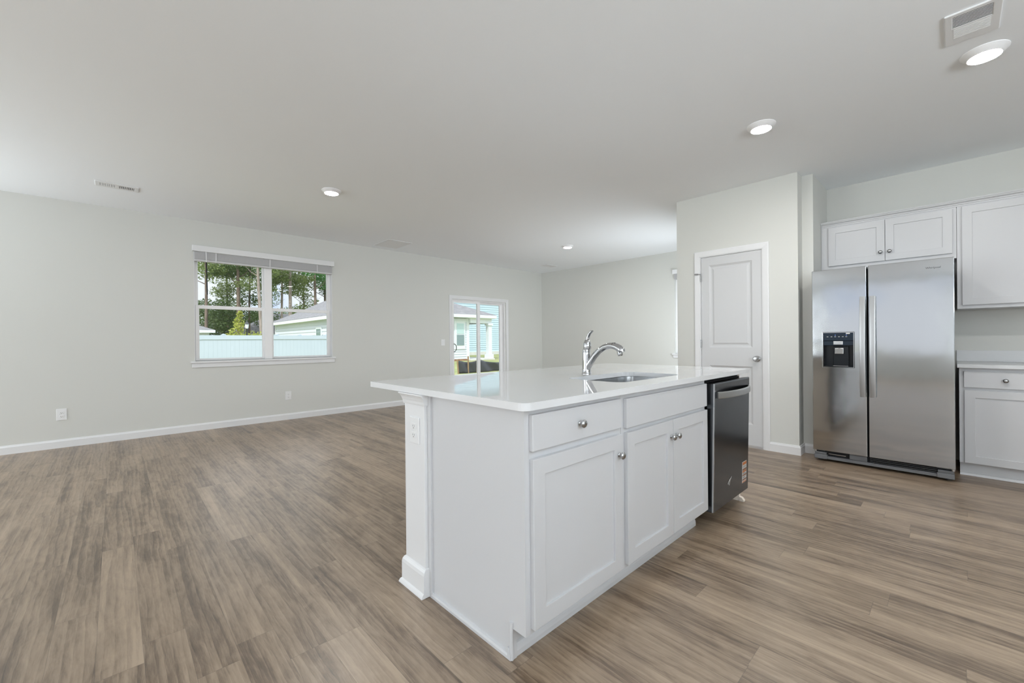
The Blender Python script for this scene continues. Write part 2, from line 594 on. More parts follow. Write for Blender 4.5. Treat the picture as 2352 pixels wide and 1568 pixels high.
# baseboards: profile (out from wall, z)
BB = [(0, 0), (0.014, 0), (0.014, 0.072), (0.009, 0.083), (0.007, 0.092), (0, 0.092)]
def baseboard(name, fn, ts, label):
    structure(MB().extrude(BB, fn, ts).build(name, 'trim_paint'), label, 'baseboard')
baseboard('baseboard_left', lambda a, b, t: (t, YL - a, b), [XB, SLD[0] - .07], 'white baseboard along the long left wall')
baseboard('baseboard_corner', lambda a, b, t: (t, YL - a, b), [SLD[1] + .07, XF], 'white baseboard between sliding door and far corner')
baseboard('baseboard_far', lambda a, b, t: (XF - a, t, b), [YPL, YL - .014], 'white baseboard along the far dining wall')
baseboard('baseboard_side', lambda a, b, t: (t, YPL + a, b), [XP - .014, XF - .014], 'white baseboard on the pantry side wall')
m = MB()
m.extrude(BB, lambda a, b, t: (XP - a, t - (a if t < 1.1 else 0), b), [YPR, PDR[0] - .056])
m.extrude(BB, lambda a, b, t: (t - (a if t < XP + .01 else 0), YPR - a, b), [XP, XS])
m.extrude(BB, lambda a, b, t: (XS - a, t - (a if t < .95 else 0), b), [YS, YPR - .014])
m.extrude(BB, lambda a, b, t: (t - (a if t < XS + .01 else 0), YS - a, b), [XS, XS + .3])
structure(m.build('baseboard_pantry', 'trim_paint'), 'white baseboard wrapping the pantry corner beside refrigerator', 'baseboard')
m = MB().extrude(BB, lambda a, b, t: (XP - a, t, b), [PDR[1] + .066, YPL])
structure(m.build('baseboard_hinge', 'trim_paint'), 'short white baseboard left of the pantry door', 'baseboard')

# ------------------------------------------------------------------ window_1 (left wall, twin single-hung)
w1 = thing('window_1', (1.62, YL, 0.88), 'white twin sash window in the left wall looking onto fence and trees', 'window', kind='structure')
x0, x1, z0, z1 = WIN
m = MB()
m.grid([x0, x0 + .035, 1.560, 1.655, x1 - .035, x1], [z0, z0 + .022, z1 - .03, z1],
       [(x0 + .035, 1.560, z0 + .022, z1 - .03), (1.655, x1 - .035, z0 + .022, z1 - .03)], fy, 0.075, 0.15)
m.build('frame', 'vinyl', w1, merge=True, bevel=0.002)
MID = 1.625
def sash(name, a, b, c, d, dep, e, bot, top):
    mm = MB().grid([a, a + e, b - e, b], [c, c + bot, d - top, d], [(a + e, b - e, c + bot, d - top)], fy, dep, dep + 0.022)
    s = mm.build(name, 'vinyl', w1, merge=True, bevel=0.002)
    MB().box(a + e - .004, b - e + .004, YL + dep + .009, YL + dep + .013, c + bot - .004, d - top + .004).build('pane', 'glass', s)
    return s
for a, b in ((x0 + .02, 1.575), (1.640, x1 - .02)):
    sash('lower_sash', a, b, z0 + .008, MID + .018, 0.062, 0.040, 0.024, 0.046)
    sash('upper_sash', a + .004, b - .004, MID - .020, z1 - .02, 0.092, 0.028, 0.036, 0.03)
MB().box(1.560, 1.655, YL + .03, YL + .076, z0, z1 - .02).build('mullion', 'vinyl', w1, bevel=0.002)
m = MB()
for a, b in ((x0, x0 + .006), (x1 - .006, x1)):
    m.box(a, b, YL + .001, YL + .09, z0, z1)
m.build('jamb_liner', 'trim_paint', w1)
MB().box(x0 - .045, x1 + .042, YL - .035, YL + .07, 0.880, 0.905).build('stool', 'trim_paint', w1, bevel=0.004)
MB().box(x0 - .028, x1 + .028, YL - .016, YL, 0.822, 0.880).build('apron', 'trim_paint', w1, bevel=0.003)

bl = thing('window_blind', (1.62, YL - .02, 2.4), 'white window blind pulled up under its valance on the twin window', 'blind')
MB().box(x0 - .020, x1 + .022, YL - .050, YL - .038, 2.335, 2.412).box(x0 - .020, x0 - .010, YL - .038, YL - .001, 2.335, 2.412)\
    .box(x1 + .012, x1 + .022, YL - .038, YL - .001, 2.335, 2.412).build('valance', 'trim_paint', bl, bevel=0.003)
m = MB()
for i in range(16):
    zz = 2.236 + i * 0.0062
    m.box(x0 + .006, x1 - .006, YL - .030, YL + .022, zz, zz + 0.0042)
m.build('slat_stack', 'blind_white', bl)
MB().box(x0 + .006, x1 - .006, YL - .032, YL + .024, 2.208, 2.233).build('bottom_rail', 'blind_white', bl, bevel=0.004)
for xx in (0.98, 1.62, 2.27):
    MB().box(xx - .009, xx + .009, YL - .0335, YL - .0305, 2.206, 2.336).build('ladder_tape', 'blind_white', bl)
MB().tube([(0.872, YL - .045, 2.338), (0.874, YL - .047, 2.20)], 0.0055, 8).build('wand', 'plastic_white', bl, smooth=True)
w_ = MB().tube([(0.874, YL - .047, 2.20), (0.880, YL - .047, 1.775)], 0.0062, 8).build('wand_backlit', 'black_plastic', bl, smooth=True)  # lower wand coloured black for its silhouette against the bright pane
w_['label'] = 'tilt wand end coloured dark against the bright window'

# ------------------------------------------------------------------ door_1 (sliding glass door)
d1 = thing('door_1', (5.53, YL, 0), 'white sliding glass patio door in the left wall near the far corner', 'door', kind='structure')
x0, x1, z0, z1 = SLD
m = MB()
CS = 0.070
prof = [(0, 0), (0, .014), (.012, .018), (CS - .014, .012), (CS, .009), (CS, 0)]
m.extrude(prof, lambda a, b, t: (x0 - CS + a, YL - b, t + (0 if t < .5 else CS - a)), [0, z1])
m.extrude(prof, lambda a, b, t: (x1 + CS - a, YL - b, t + (0 if t < .5 else CS - a)), [0, z1])
m.extrude(prof, lambda a, b, t: (t + ((a - CS) if t < 5.5 else (CS - a)), YL - b, z1 + CS - a), [x0, x1])
m.build('casing', 'trim_paint', d1)
m = MB().grid([x0, x0 + .028, x1 - .028, x1], [0, .03, z1 - .022, z1], [(x0 + .028, x1 - .028, .03, z1 - .022)], fy, 0.02, 0.15)
m.build('frame', 'vinyl', d1, merge=True, bevel=0.002)
def slider(name, a, b, dep, e0, e1):
    mm = MB().grid([a, a + e0, b - e1, b], [0.028, 0.11, z1 - .062, z1 - .02], [(a + e0, b - e1, .11, z1 - .062)], fy, dep, dep + .032)
    s = mm.build(name, 'vinyl', d1, merge=True, bevel=0.002)
    MB().box(a + e0 - .004, b - e1 + .004, YL + dep + .014, YL + dep + .019, .106, z1 - .058).build('pane', 'glass', s)
    return s
sp = slider('sliding_panel', x0 + .022, 5.555, 0.045, 0.052, 0.075)
slider('fixed_panel', 5.515, x1 - .022, 0.095, 0.070, 0.078)
hx = x0 + .070
MB().tube([(hx, YL + .045, 1.085), (hx + .006, YL + .020, 1.078), (hx + .022, YL + .006, 1.05), (hx + .028, YL + .002, 1.005),
           (hx + .022, YL + .006, .96), (hx + .006, YL + .020, .932), (hx, YL + .045, .925)], 0.0075, 8).build('handle', 'black_metal', sp, smooth=True)

# ------------------------------------------------------------------ window_2 (far wall)
w2 = thing('window_2', (XF, 2.97, 0.86), 'white window in the far wall partly hidden by the pantry corner', 'window', kind='structure')
y0, y1, z0, z1 = FWN
m = MB().grid([y0, y0 + .05, y1 - .05, y1], [z0, z0 + .05, 1.61, 1.66, z1 - .05, z1],
              [(y0 + .05, y1 - .05, z0 + .05, 1.61), (y0 + .05, y1 - .05, 1.66, z1 - .05)], ff, 0.06, 0.11)
m.build('frame', 'vinyl', w2, merge=True, bevel=0.002)
MB().box(XF + .08, XF + .085, y0 + .046, y1 - .046, z0 + .046, z1 - .046).build('pane', 'glass', w2)
MB().box(XF - .035, XF + .06, y0 - .045, y1 + .045, z0 - .024, z0).build('stool', 'trim_paint', w2, bevel=0.003)
MB().box(XF - .016, XF, y0 - .03, y1 + .03, z0 - .08, z0 - .024).build('apron', 'trim_paint', w2, bevel=0.002)
b2 = thing('window_blind', (XF - .02, 2.97, 2.38), 'white raised blind on the far window beside the pantry corner', 'blind')
MB().box(XF - .050, XF - .038, y0 - .02, y1 + .02, 2.32, 2.40).build('valance', 'trim_paint', b2, bevel=0.003)
m = MB()
for i in range(14):
    m.box(XF - .03, XF + .022, y0 + .006, y1 - .006, 2.222 + i * .007, 2.222 + i * .007 + .0048)
m.build('slat_stack', 'blind_white', b2)

# ------------------------------------------------------------------ door_2 (pantry)
d2 = thing('door_2', (XP, 1.65, 0), 'white two panel pantry door with round satin knob', 'door', kind='structure')
y0, y1, z0, z1 = PDR
m = MB()
CS = 0.060
prof = [(0, 0), (0, .013), (.010, .017), (CS - .012, .011), (CS, .008), (CS, 0)]
m.extrude(prof, lambda a, b, t: (XP - b, y0 - CS + a, t + (0 if t < .5 else CS - a)), [0, z1])
m.extrude(prof, lambda a, b, t: (XP - b, y1 + CS - a, t + (0 if t < .5 else CS - a)), [0, z1])
m.extrude(prof, lambda a, b, t: (XP - b, t + ((a - CS) if t < 1.6 else (CS - a)), z1 + CS - a), [y0, y1])
m.build('casing', 'trim_paint', d2)
m = MB().grid([y0, y0 + .006, y1 - .006, y1], [0, z1 - .006, z1], [(y0 + .006, y1 - .006, 0, z1 - .006)], fp, 0.0, 0.119)
m.build('jamb', 'trim_paint', d2, merge=True)
# slab with two moulded panels
def moulded(mm, a, b, c, d, front):
    """raised-and-fielded panel in the hole a..b, c..d of the slab"""
    lv = [(0, front), (0.004, front + .003), (0.020, front + .011), (0.034, front + .011), (0.052, front + .005)]
    loops = []
    for ins, dep in lv:
        loops.append([mm.v((XP + dep, yy, zz)) for yy, zz in ((a + ins, c + ins), (b - ins, c + ins), (b - ins, d - ins), (a + ins, d - ins))])
    for l0, l1 in zip(loops, loops[1:]):
        for i in range(4):
            mm.bm.faces.new((l0[i], l0[(i + 1) % 4], l1[(i + 1) % 4], l1[i]))
    mm.bm.faces.new(loops[-1])
da, db, dz0, dz1 = y0 + .0085, y1 - .0095, 0.022, z1 - .0085
P1 = (1.434, 1.868, 1.040, 1.950)
P2 = (1.434, 1.868, 0.235, 0.842)
m = MB().grid([da, P1[0], P1[1], db], [dz0, P2[2], P2[3], P1[2], P1[3], dz1], [P1, P2], fp, 0.008, 0.043)
slab = None
for P in (P1, P2):
    moulded(m, *P, 0.008)
slab = m.build('slab', 'door_paint', d2, merge=True)
kb = MB().lathe([(0.0, 0), (.031, 0), (.031, .006), (.012, .010), (.011, .030), (.020, .036), (.0275, .046), (.0275, .056), (.020, .066), (0, .069)],
           (XP + .008, 1.391, 0.925), (-1, 0, 0), 28).build('knob', 'satin_nickel', d2, smooth=True)
kb['label'] = 'round satin nickel door knob'
MB().box(XP + .0055, XP + .0075, da - .0035, da - .0005, .895, .955).build('latch_plate', 'satin_nickel', d2)
for zc in (1.827, 1.082, 0.245):
    h = MB().tube([(XP - .002, y1 - .006, zc - .045), (XP - .002, y1 - .006, zc + .045)], 0.006, 10)\
        .box(XP + .002, XP + .007, y1 - .011, y1 - .001, zc - .045, zc + .045).build('hinge', 'satin_nickel', d2, smooth=True)
    if zc > 1.8:
        MB().tube([(XP - .004, y1 - .006, zc + .034), (XP - .022, y1 + .018, zc + .036)], 0.004, 8)\
            .tube([(XP - .022, y1 + .014, zc + .036), (XP - .022, y1 + .052, zc + .038)], 0.0085, 10)\
            .build('door_stop', 'satin_nickel', h, smooth=True)

# ------------------------------------------------------------------ wall plates
def outlet(fn, loc, label, name='wall_outlet', w=0.072, hgt=0.116):
    o = thing(name, loc, label, 'outlet', 'duplex wall outlets')
    L = lambda u, d, z: fn(u, d, z)
    MB(L).box(-w / 2, w / 2, 0, .006, -hgt / 2, hgt / 2).build('cover_plate', 'plastic_white', o, bevel=0.003)
    for s in (1, -1):
        r = MB(L).box(-.017, .017, .006, .009, s * .020 - .0135, s * .020 + .0135).build('receptacle', 'plastic_white', o, bevel=0.003)
        k = MB(L)
        for du, hh in ((-.0065, .0045), (.0065, .0038)):
            k.box(du - .0012, du + .0012, .0088, .0095, s * .020 + .001 - hh, s * .020 + .001 + hh)
        k.box(-.0025, .0025, .0088, .0095, s * .020 - .0105, s * .020 - .006)
        k.build('slot', 'slot_grey', r)
    MB(L).lathe([(.003, 0), (.003, .0012), (0, .0015)], (0, .006, 0), (0, 1, 0), 10).build('screw', 'plastic_white', o)
    return o
def on_left(px, pz):
    return lambda u, d, z: (px + u, YL - d, pz + z)
outlet(on_left(-.438, .366), (-.438, YL, .366), 'white wall outlet above the baseboard at far left of room', w=0.082, hgt=0.128)
outlet(on_left(1.853, .354), (1.853, YL, .354), 'white wall outlet low on the wall beneath the twin window', w=0.082, hgt=0.128)
outlet(lambda u, d, z: (.990 - d, 1.692 + u, .730 + z), (.990, 1.692, .730), 'white outlet on the island end post under countertop', w=0.080, hgt=0.120)
sw = thing('light_switch', (4.59, YL, 1.115), 'white rocker switch beside the sliding glass door', 'switch')
MB().box(4.547, 4.633, YL - .006, YL, 1.055, 1.175).build('cover_plate', 'plastic_white', sw, bevel=0.003)
MB().box(4.573, 4.607, YL - .011, YL - .006, 1.083, 1.147).build('rocker', 'plastic_white', sw, bevel=0.002)

# ------------------------------------------------------------------ ceiling fittings
def can(loc, label):
    o = thing('ceiling_light', loc, label, 'ceiling light', 'round ceiling lights')
    x, y, z = loc
    MB().lathe([(.097, 0), (.097, -.004), (.091, -.009), (.070, -.030), (.068, -.031), (.066, -.026), (.066, -.002)], loc, (0, 0, 1), 40)\
        .build('trim_ring', 'lamp_shell', o, smooth=True)
    MB().lathe([(.0655, -.028), (.050, -.0305), (0, -.0315)], loc, (0, 0, 1), 40).build('lens', 'lamp_glow', o, smooth=True)
    return o
can((1.672, 4.522, ZC), 'lit round ceiling light above the living area nearest twin window')
can((5.600, 4.510, ZC), 'lit round ceiling light farthest away above the dining corner')
can((3.552, 0.990, ZC), 'lit round ceiling light in front of the pantry door')
can((3.572, -0.130, ZC), 'lit round ceiling light beside the exhaust grille at top right')

def grille(name, loc, x0, x1, y0, y1, label, cat, slots, along, void, ext, t=0.008, depth_edge=0.003):
    """ceiling register: plate with a hole, dark box, louvres. slots: (x0,x1,y0,y1) of the open area"""
    o = thing(name, loc, label, cat)
    a, b, c, d = slots
    fn = lambda u, dd, v: (u, v, ZC - dd)
    MB().grid([x0, a, b, x1], [y0, c, d, y1], [(a, b, c, d)], fn, 0, t).build('face_plate', 'plastic_white', o, merge=True, bevel=depth_edge)
    MB().box(a, b, c, d, ZC - .002, ZC - .0005).build('duct_opening', void, o)
    return o, (a, b, c, d)

def louvres(o, slots, n, along, tilt, width, mname='louver', lo=0.0058, hi=0.0076):
    a, b, c, d = slots
    for i in range(n):
        if along == 'y':
            p = a + (b - a) * (i + .5) / n
            q = [(p - width / 2, lo), (p + width / 2, lo)]
            m = MB().hexa([(px + (tilt if zz else 0), yy, ZC - (hi if zz else lo)) for px in (p - width / 2, p + width / 2) for yy in (c, d) for zz in (1, 0)])
        else:
            p = c + (d - c) * (i + .5) / n
            m = MB().hexa([(xx, py + (tilt if zz else 0), ZC - (hi if zz else lo)) for xx in (a, b) for py in (p - width / 2, p + width / 2) for zz in (1, 0)])
        m.build(mname, 'plastic_white', o)

g1, s1 = grille('supply_register', (.027, 5.83, ZC), -.135, .188, 5.745, 5.915, 'white slotted ceiling register over the left wall', 'vent',
                (-.100, .152, 5.785, 5.878), 'y', 'duct', None)
louvres(g1, (-.100, .018, 5.785, 5.878), 9, 'y', .004, .0065)
louvres(g1, (.034, .152, 5.785, 5.878), 9, 'y', -.003, .0050)
MB().box(.018, .034, 5.785, 5.878, ZC - .008, ZC - .0015).build('divider', 'plastic_white', g1)
g2, s2 = grille('return_grille', (3.31, 6.31, ZC), 3.105, 3.515, 6.045, 6.575, 'large white square return grille flush in ceiling beyond the lights', 'vent',
                (3.135, 3.485, 6.08, 6.54), 'y', 'plastic_white', None, t=.007)
louvres(g2, s2, 22, 'y', .002, .0135)
g3, s3 = grille('supply_register', (6.76, 5.96, ZC), 6.60, 6.93, 5.865, 6.055, 'small white ceiling register near the far corner of the room', 'vent',
                (6.645, 6.885, 5.895, 6.025), 'y', 'duct', None)
louvres(g3, (6.645, 6.760, 5.895, 6.025), 8, 'y', .004, .0040)
louvres(g3, (6.770, 6.885, 5.895, 6.025), 8, 'y', -.004, .0132)
MB().box(6.760, 6.770, 5.895, 6.025, ZC - .008, ZC - .0015).build('divider', 'plastic_white', g3)
# bath-style exhaust grille
ex = thing('exhaust_grille', (3.185, -.075, ZC), 'white square exhaust fan grille at the top right of ceiling', 'vent')
fn = lambda u, dd, v: (u, v, ZC - dd)
MB().grid([3.035, 3.066, 3.172, 3.342], [-.174, -.142, -.007, .024], [(3.066, 3.172, -.142, -.007)], fn, 0.0, 0.009)\
    .build('face_plate', 'plastic_white', ex, merge=True, bevel=0.005)
MB().box(3.066, 3.172, -.142, -.007, ZC - .003, ZC - .0005).build('duct_opening', 'dark_void', ex)
for i in range(9):
    p = 3.066 + .106 * (i + .5) / 9
    MB().box(p - .0014, p + .0014, -.142, -.007, ZC - .0088, ZC - .0070).build('louver', 'plastic_white', ex)
for i in range(8):
    p = 3.190 + i * .012
    MB().box(p - .0028, p + .0028, -.140, -.010, ZC - .0106, ZC - .0085).build('rib', 'plastic_white', ex)

# ------------------------------------------------------------------ cabinet builders
def shaker(mp, u0, u1, z0, z1, stile=0.060, th=0.020, rec=0.009, name='door', parent=None):
    m = MB(mp)
    us, zs = [u0, u0 + stile, u1 - stile, u1], [z0, z0 + stile, z1 - stile, z1]
    m.grid(us, zs, [(us[1], us[2], zs[1], zs[2])], lambda u, d, z: (u, d, z), 0.0, th)
    o = m.build(name, 'cabinet_paint', parent, merge=True, bevel=0.0018)
    MB(mp).box(us[1] - .002, us[2] + .002, 0.003, th - rec, zs[1] - .002, zs[2] + .002).build('panel', 'cabinet_paint', o)
    return o
def slabfront(mp, u0, u1, z0, z1, name, parent, th=0.020):
    return MB(mp).box(u0, u1, 0.0, th, z0, z1).build(name, 'cabinet_paint', parent, bevel=0.0025)
KNOB = [(.0, 0), (.0085, 0), (.0085, .0025), (.0050, .006), (.0050, .0135), (.0095, .016), (.0150, .019), (.0158, .0225), (.0125, .027), (.0065, .0295), (0, .030)]
def cab_knob(mp, u, z, parent, th=0.020):
    o = Vector(mp(u, th, z))
    ax = Vector(mp(u, th + 1, z)) - o
    return MB().lathe(KNOB, o, ax, 24).build('knob', 'satin_nickel', parent, smooth=True)

# ------------------------------------------------------------------ the island
FY = 1.015
isl = lambda u, d, z: (u, FY - d, z)
CT0, CT1 = 0.8985, 0.9255
def island_carcass(parent, u0, u1, end_skin=False):
    m = MB()
    m.box(u0, u1, FY + .019, 1.59, 0.112, 0.12)
    m.box(u0, u0 + .016, FY + .019, 1.59, 0.12, 0.897)
    m.box(u1 - .016, u1, FY + .019, 1.59, 0.12, 0.897)
    m.box(u0 + .016, u1 - .016, 1.575, 1.59, 0.12, 0.897)
    m.build('carcass', 'cabinet_paint', parent)
c1 = thing('base_cabinet', (1.32, 1.3, 0), 'white island cabinet with one drawer over one shaker door', 'cabinet', 'island base cabinets')
island_carcass(c1, 1.035, 1.619)
fr = MB(isl).grid([1.0352, 1.060, 1.575, 1.619], [0.112, 0.155, .705, .765, .865, 0.897],
                  [(1.060, 1.575, .155, .705), (1.060, 1.575, .765, .865)], lambda u, d, z: (u, d, z), -.019, 0.0)
fr.build('face_frame', 'cabinet_paint', c1, merge=True)
# finished end panel with its toe notch
pts = [(FY, .112), (FY, .897), (1.59, .897), (1.59, 0.0), (FY + .066, 0.0), (FY + .066, .112)]
MB().extrude(pts, lambda a, b, t: (t, a, b), [1.015, 1.035]).build('end_panel', 'cabinet_paint', c1)
MB().tube([(1.013, FY + .0705, .001), (1.013, FY + .0705, .135)], .008, 10).build('corner_bead', 'cabinet_paint', c1, smooth=True)
dr = slabfront(isl, 1.038, 1.596, .750, .877, 'drawer', c1)
cab_knob(isl, 1.300, .813, dr)
do = shaker(isl, 1.040, 1.601, .132, .722, parent=c1)
cab_knob(isl, 1.573, .637, do)
c2 = thing('base_cabinet', (2.07, 1.3, 0), 'white island sink cabinet with false drawer front and two shaker doors', 'cabinet', 'island base cabinets')
island_carcass(c2, 1.621, 2.527)
fr = MB(isl).grid([1.621, 1.665, 2.480, 2.527], [0.112, 0.155, .705, .765, .865, 0.897],
                  [(1.665, 2.480, .155, .705), (1.665, 2.480, .765, .865)], lambda u, d, z: (u, d, z), -.019, 0.0)
fr.build('face_frame', 'cabinet_paint', c2, merge=True)
slabfront(isl, 1.641, 2.516, .740, .872, 'false_drawer', c2)
do = shaker(isl, 1.645, 2.082, .132, .719, parent=c2)
cab_knob(isl, 2.056, .636, do)
do = shaker(isl, 2.086, 2.520, .132, .719, parent=c2)
cab_knob(isl, 2.112, .636, do)
# toe kick along the front, with a quarter-round shoe
tk = thing('toe_kick', (1.8, FY + .07, 0), 'white toe kick board with rounded shoe strip under island cabinets', 'toe kick')
MB().box(1.036, 2.548, FY + .084, FY + .096, 0.001, .111).build('board', 'cabinet_paint', tk)
q = [(0, 0.001), (-.016, 0.001), (-.016, .020), (-.013, .033), (-.007, .041), (0, .044)]
MB().extrude(q, lambda a, b, t: (t, FY + .0835 + a, b), [1.0036, 2.552]).build('shoe_strip', 'cabinet_paint', tk)
q = [(0, 0.001), (-.011, 0.001), (-.011, .012), (-.008, .019), (0, .022)]
MB().extrude(q, lambda a, b, t: (1.0148 + a, t, b), [FY + .0676, 1.606]).build('end_shoe_strip', 'cabinet_paint', tk)

# island end post (end of the half wall behind the cabinets)
po = thing('island_post', (1.1, 1.7, 0), 'white trim post at the island end with moulded cap and base', 'post')
MB().box(.990, 3.165, 1.615, 1.785, 0.001, .897).build('shaft', 'trim_paint', po, bevel=0.002)
def wrap(prof, name):
    """profile (out, z) wrapped on the front and the left side of the post"""
    m = MB()
    path = lambda a: [(1.05, 1.612 - min(a, .006)), (.990 - a, 1.612 - min(a, .006)), (.990 - a, 1.786 + a), (1.40, 1.786 + a)]
    rings = []
    for a, b in prof:
        rings.append([m.v((x, y, b)) for x, y in path(a)])
    for r0, r1 in zip(rings, rings[1:]):
        for i in range(3):
            m.bm.faces.new((r0[i], r0[i + 1], r1[i + 1], r1[i]))
    m.build(name, 'trim_paint', po)
wrap([(-.004, .846), (.004, .846), (.006, .853), (.007, .863), (.012, .878), (.018, .889), (.022, .892), (.022, .8975), (-.004, .8975)], 'cap_moulding')
wrap([(-.004, 0.001), (.026, 0.001), (.025, .006), (.021, .016), (.0145, .022), (.0145, .098), (.012, .112), (.006, .123), (.001, .127), (-.004, .127)], 'base_moulding')
MB().box(1.004, 1.03, 1.590, 1.6145, .001, .897).build('filler_strip', 'cabinet_paint', po, bevel=0.002)

# right end panel beyond the dishwasher
ep = thing('end_panel', (3.165, 1.3, 0), 'white end panel of the island standing beyond the dishwasher', 'panel')
MB().box(3.156, 3.176, FY + .020, 1.6145, 0.001, .897).build('panel', 'raw_panel', ep)
MB().extrude([(0, 0.001), (.030, 0.001), (.030, .010), (.018, .026), (0, .032)], lambda a, b, t: (t, FY + .0195 - a, b), [3.152, 3.180]).build('foot_block', 'raw_panel', ep)
MB().box(3.130, 3.155, FY + .04, FY + .055, .87, .897).build('bracket', 'satin_nickel', ep)

# worktop with sink cut-out
ct = thing('countertop', (2.1, 1.55, CT0), 'glossy white quartz countertop on the kitchen island', 'countertop')
def slab_with_hole(outer, inner, z0, z1):
    m = MB()
    bm = m.bm
    def ring(pts, z):
        vs = [bm.verts.new((x, y, z)) for x, y in pts]
        es = [bm.edges.new((vs[i], vs[(i + 1) % len(vs)])) for i in range(len(vs))]
        return vs, es
    tops = []
    for z in (z0, z1):
        vo, eo = ring(outer, z)
        vi, ei = ring(inner, z)
        bmesh.ops.triangle_fill(bm, edges=eo + ei, use_beauty=True)
        tops.append((vo, vi))
    for k in (0, 1):
        a, b = tops[0][k], tops[1][k]
        n = len(a)
        for i in range(n):
            bm.faces.new((a[i], a[(i + 1) % n], b[(i + 1) % n], b[i]))
    return m
def corner_r(x0, x1, y0, y1, rs, n=8):
    pts = []
    for (cx, cy, a0), r in zip(((x1, y1, 0), (x0, y1, 90), (x0, y0, 180), (x1, y0, 270)), rs):
        sx = -1 if cx == x1 else 1
        sy = -1 if cy == y1 else 1
        for i in range(n + 1):
            a = math.radians(a0 + 90 * i / n)
            pts.append((cx + sx * r + r * math.cos(a), cy + sy * r + r * math.sin(a)))
    return pts
SK = (1.778, 2.425, 1.105, 1.463)
o = slab_with_hole(corner_r(.975, 3.212, .971, 2.128, (.012, .012, .032, .012)), rrect(*SK, .065, 8), CT0, CT1).build('slab', 'quartz', ct, bevel=0.003, smooth=False)

# undermount sink
sk = thing('sink', (2.1, 1.285, .70), 'stainless steel undermount sink bowl set in the island countertop', 'sink')
m = MB()
rings = []
for ins, z, r in ((-.022, CT0 - .0005, .075), (-.022, CT0 - .003, .075), (.0, CT0 - .003, .065), (.004, .80, .062), (.008, .735, .06), (.02, .722, .055), (.05, .718, .04)):
    rings.append([m.v((x, y, z)) for x, y in rrect(SK[0] + ins, SK[1] - ins, SK[2] + ins, SK[3] - ins, r, 8)])
for r0, r1 in zip(rings, rings[1:]):
    for i in range(len(r0)):
        m.bm.faces.new((r0[i], r0[(i + 1) % len(r0)], r1[(i + 1) % len(r0)], r1[i]))
m.bm.faces.new(rings[-1])
m.build('bowl', 'sink_steel', sk, smooth=True)
MB().lathe([(0, 0), (.045, 0), (.043, .004), (.030, .002), (0, .001)], (2.10, 1.29, .7185), (0, 0, 1), 24).build('drain', 'chrome', sk, smooth=True)

# faucet
fa = thing('faucet', (2.091, 1.545, CT1), 'polished chrome pull-out kitchen faucet standing behind the sink', 'faucet')
bx, by = 2.091, 1.545
MB().lathe([(0, 0), (.0285, 0), (.0285, .004), (.0262, .007), (.0255, .030), (.0250, .075), (.0242, .120), (.0236, .150), (.0228, .152), (0, .152)],
           (bx, by, CT1), (0, 0, 1), 32).build('body', 'chrome', fa, smooth=True)
MB().lathe([(0, .1535), (.0228, .1535), (.0236, .156), (.0236, .175), (.0215, .192), (.0165, .206), (.0100, .212), (0, .213)],
           (bx, by, CT1), (0, -.04, 1), 32).build('handle_dome', 'chrome', fa, smooth=True)
lp = [(0, by - .008, CT1 + .200), (0, by - .010, CT1 + .214), (0, by - .016, CT1 + .232), (0, by - .026, CT1 + .248), (0, by - .038, CT1 + .259), (0, by - .047, CT1 + .263)]
MB().tube([(bx, y, z) for _, y, z in lp], [(.0125, .0115), (.0115, .0105), (.011, .0100), (.0115, .0092), (.012, .0085), (.009, .005)], 14, (1, 0, 0)).build('lever', 'chrome', fa, smooth=True)
spn = [(by + .004, .016), (by - .004, .030), (by - .016, .055), (by - .034, .080), (by - .062, .115), (by - .095, .145), (by - .130, .165), (by - .165, .174), (by - .190, .173)]
MB().tube([(bx, y, CT1 + z) for y, z in spn], [.017, .0205, .0215, .0205, .0190, .0180, .0178, .0182, .0186], 20, (1, 0, 0)).build('spout', 'chrome', fa, smooth=True)
hd = [(by - .1905, .1735), (by - .215, .167), (by - .234, .157), (by - .246, .145), (by - .2495, .136)]
MB().tube([(bx, y, CT1 + z) for y, z in hd], [.0188, .0198, .0215, .0215, .0170], 20, (1, 0, 0))\
    .lathe([(.0150, .0), (.0165, -.004), (.0160, -.030), (.0145, -.036), (0, -.036)], (bx, by - .232, CT1 + .155), (0, .12, 1), 22).build('spray_head', 'chrome', fa, smooth=True)
MB().lathe([(0, 0), (.0125, 0), (.0125, -.002), (0, -.002)], (bx, by - .2363, CT1 + .1192), (0, .12, 1), 20).build('aerator', 'black_plastic', fa)
MB().box(bx - .006, bx + .006, by - .204, by - .186, CT1 + .1880, CT1 + .1917).build('spray_button', 'black_plastic', fa, bevel=.001)

# ------------------------------------------------------------------ dishwasher
dw = thing('dishwasher', (2.85, 1.3, 0), 'dark slate steel dishwasher set in the island with its door slightly tilted', 'dishwasher')
DX0, DX1 = 2.546, 3.150
m = MB().box(DX0, DX1, FY + .012, 1.57, .108, .118).box(DX0, DX0 + .012, FY + .012, 1.57, .118, .868).box(DX1 - .012, DX1, FY + .012, 1.57, .118, .868)
m.box(DX0, DX1, FY + .012, 1.57, .868, .874).box(DX0 + .012, DX1 - .012, 1.55, 1.57, .118, .868)
m.build('tub', 'dark_void', dw)
MB().box(DX0 - .012, DX1, FY + .025, FY + .04, .874, .897).build('recess_dark', 'dark_void', dw)  # near-black strip put in for the shaded recess above the door
yt, yb_ = .962, .977
pro = [(yb_, .106), (yt, .868), (yt + .004, .872), (yt + .046, .868), (yb_ + .040, .106)]
dd = MB().extrude(pro, lambda a, b, t: (t, a, b), [DX0, DX1]).build('door', 'slate_steel', dw, bevel=0.003)
MB().extrude([(yb_ - .0006, .108), (yt - .0006, .868), (yt + .008, .870), (yb_ + .008, .108)], lambda a, b, t: (t, a, b), [DX0 - .0012, DX0 + .006]).build('edge_trim', 'brushed_steel', dd)
hp = []
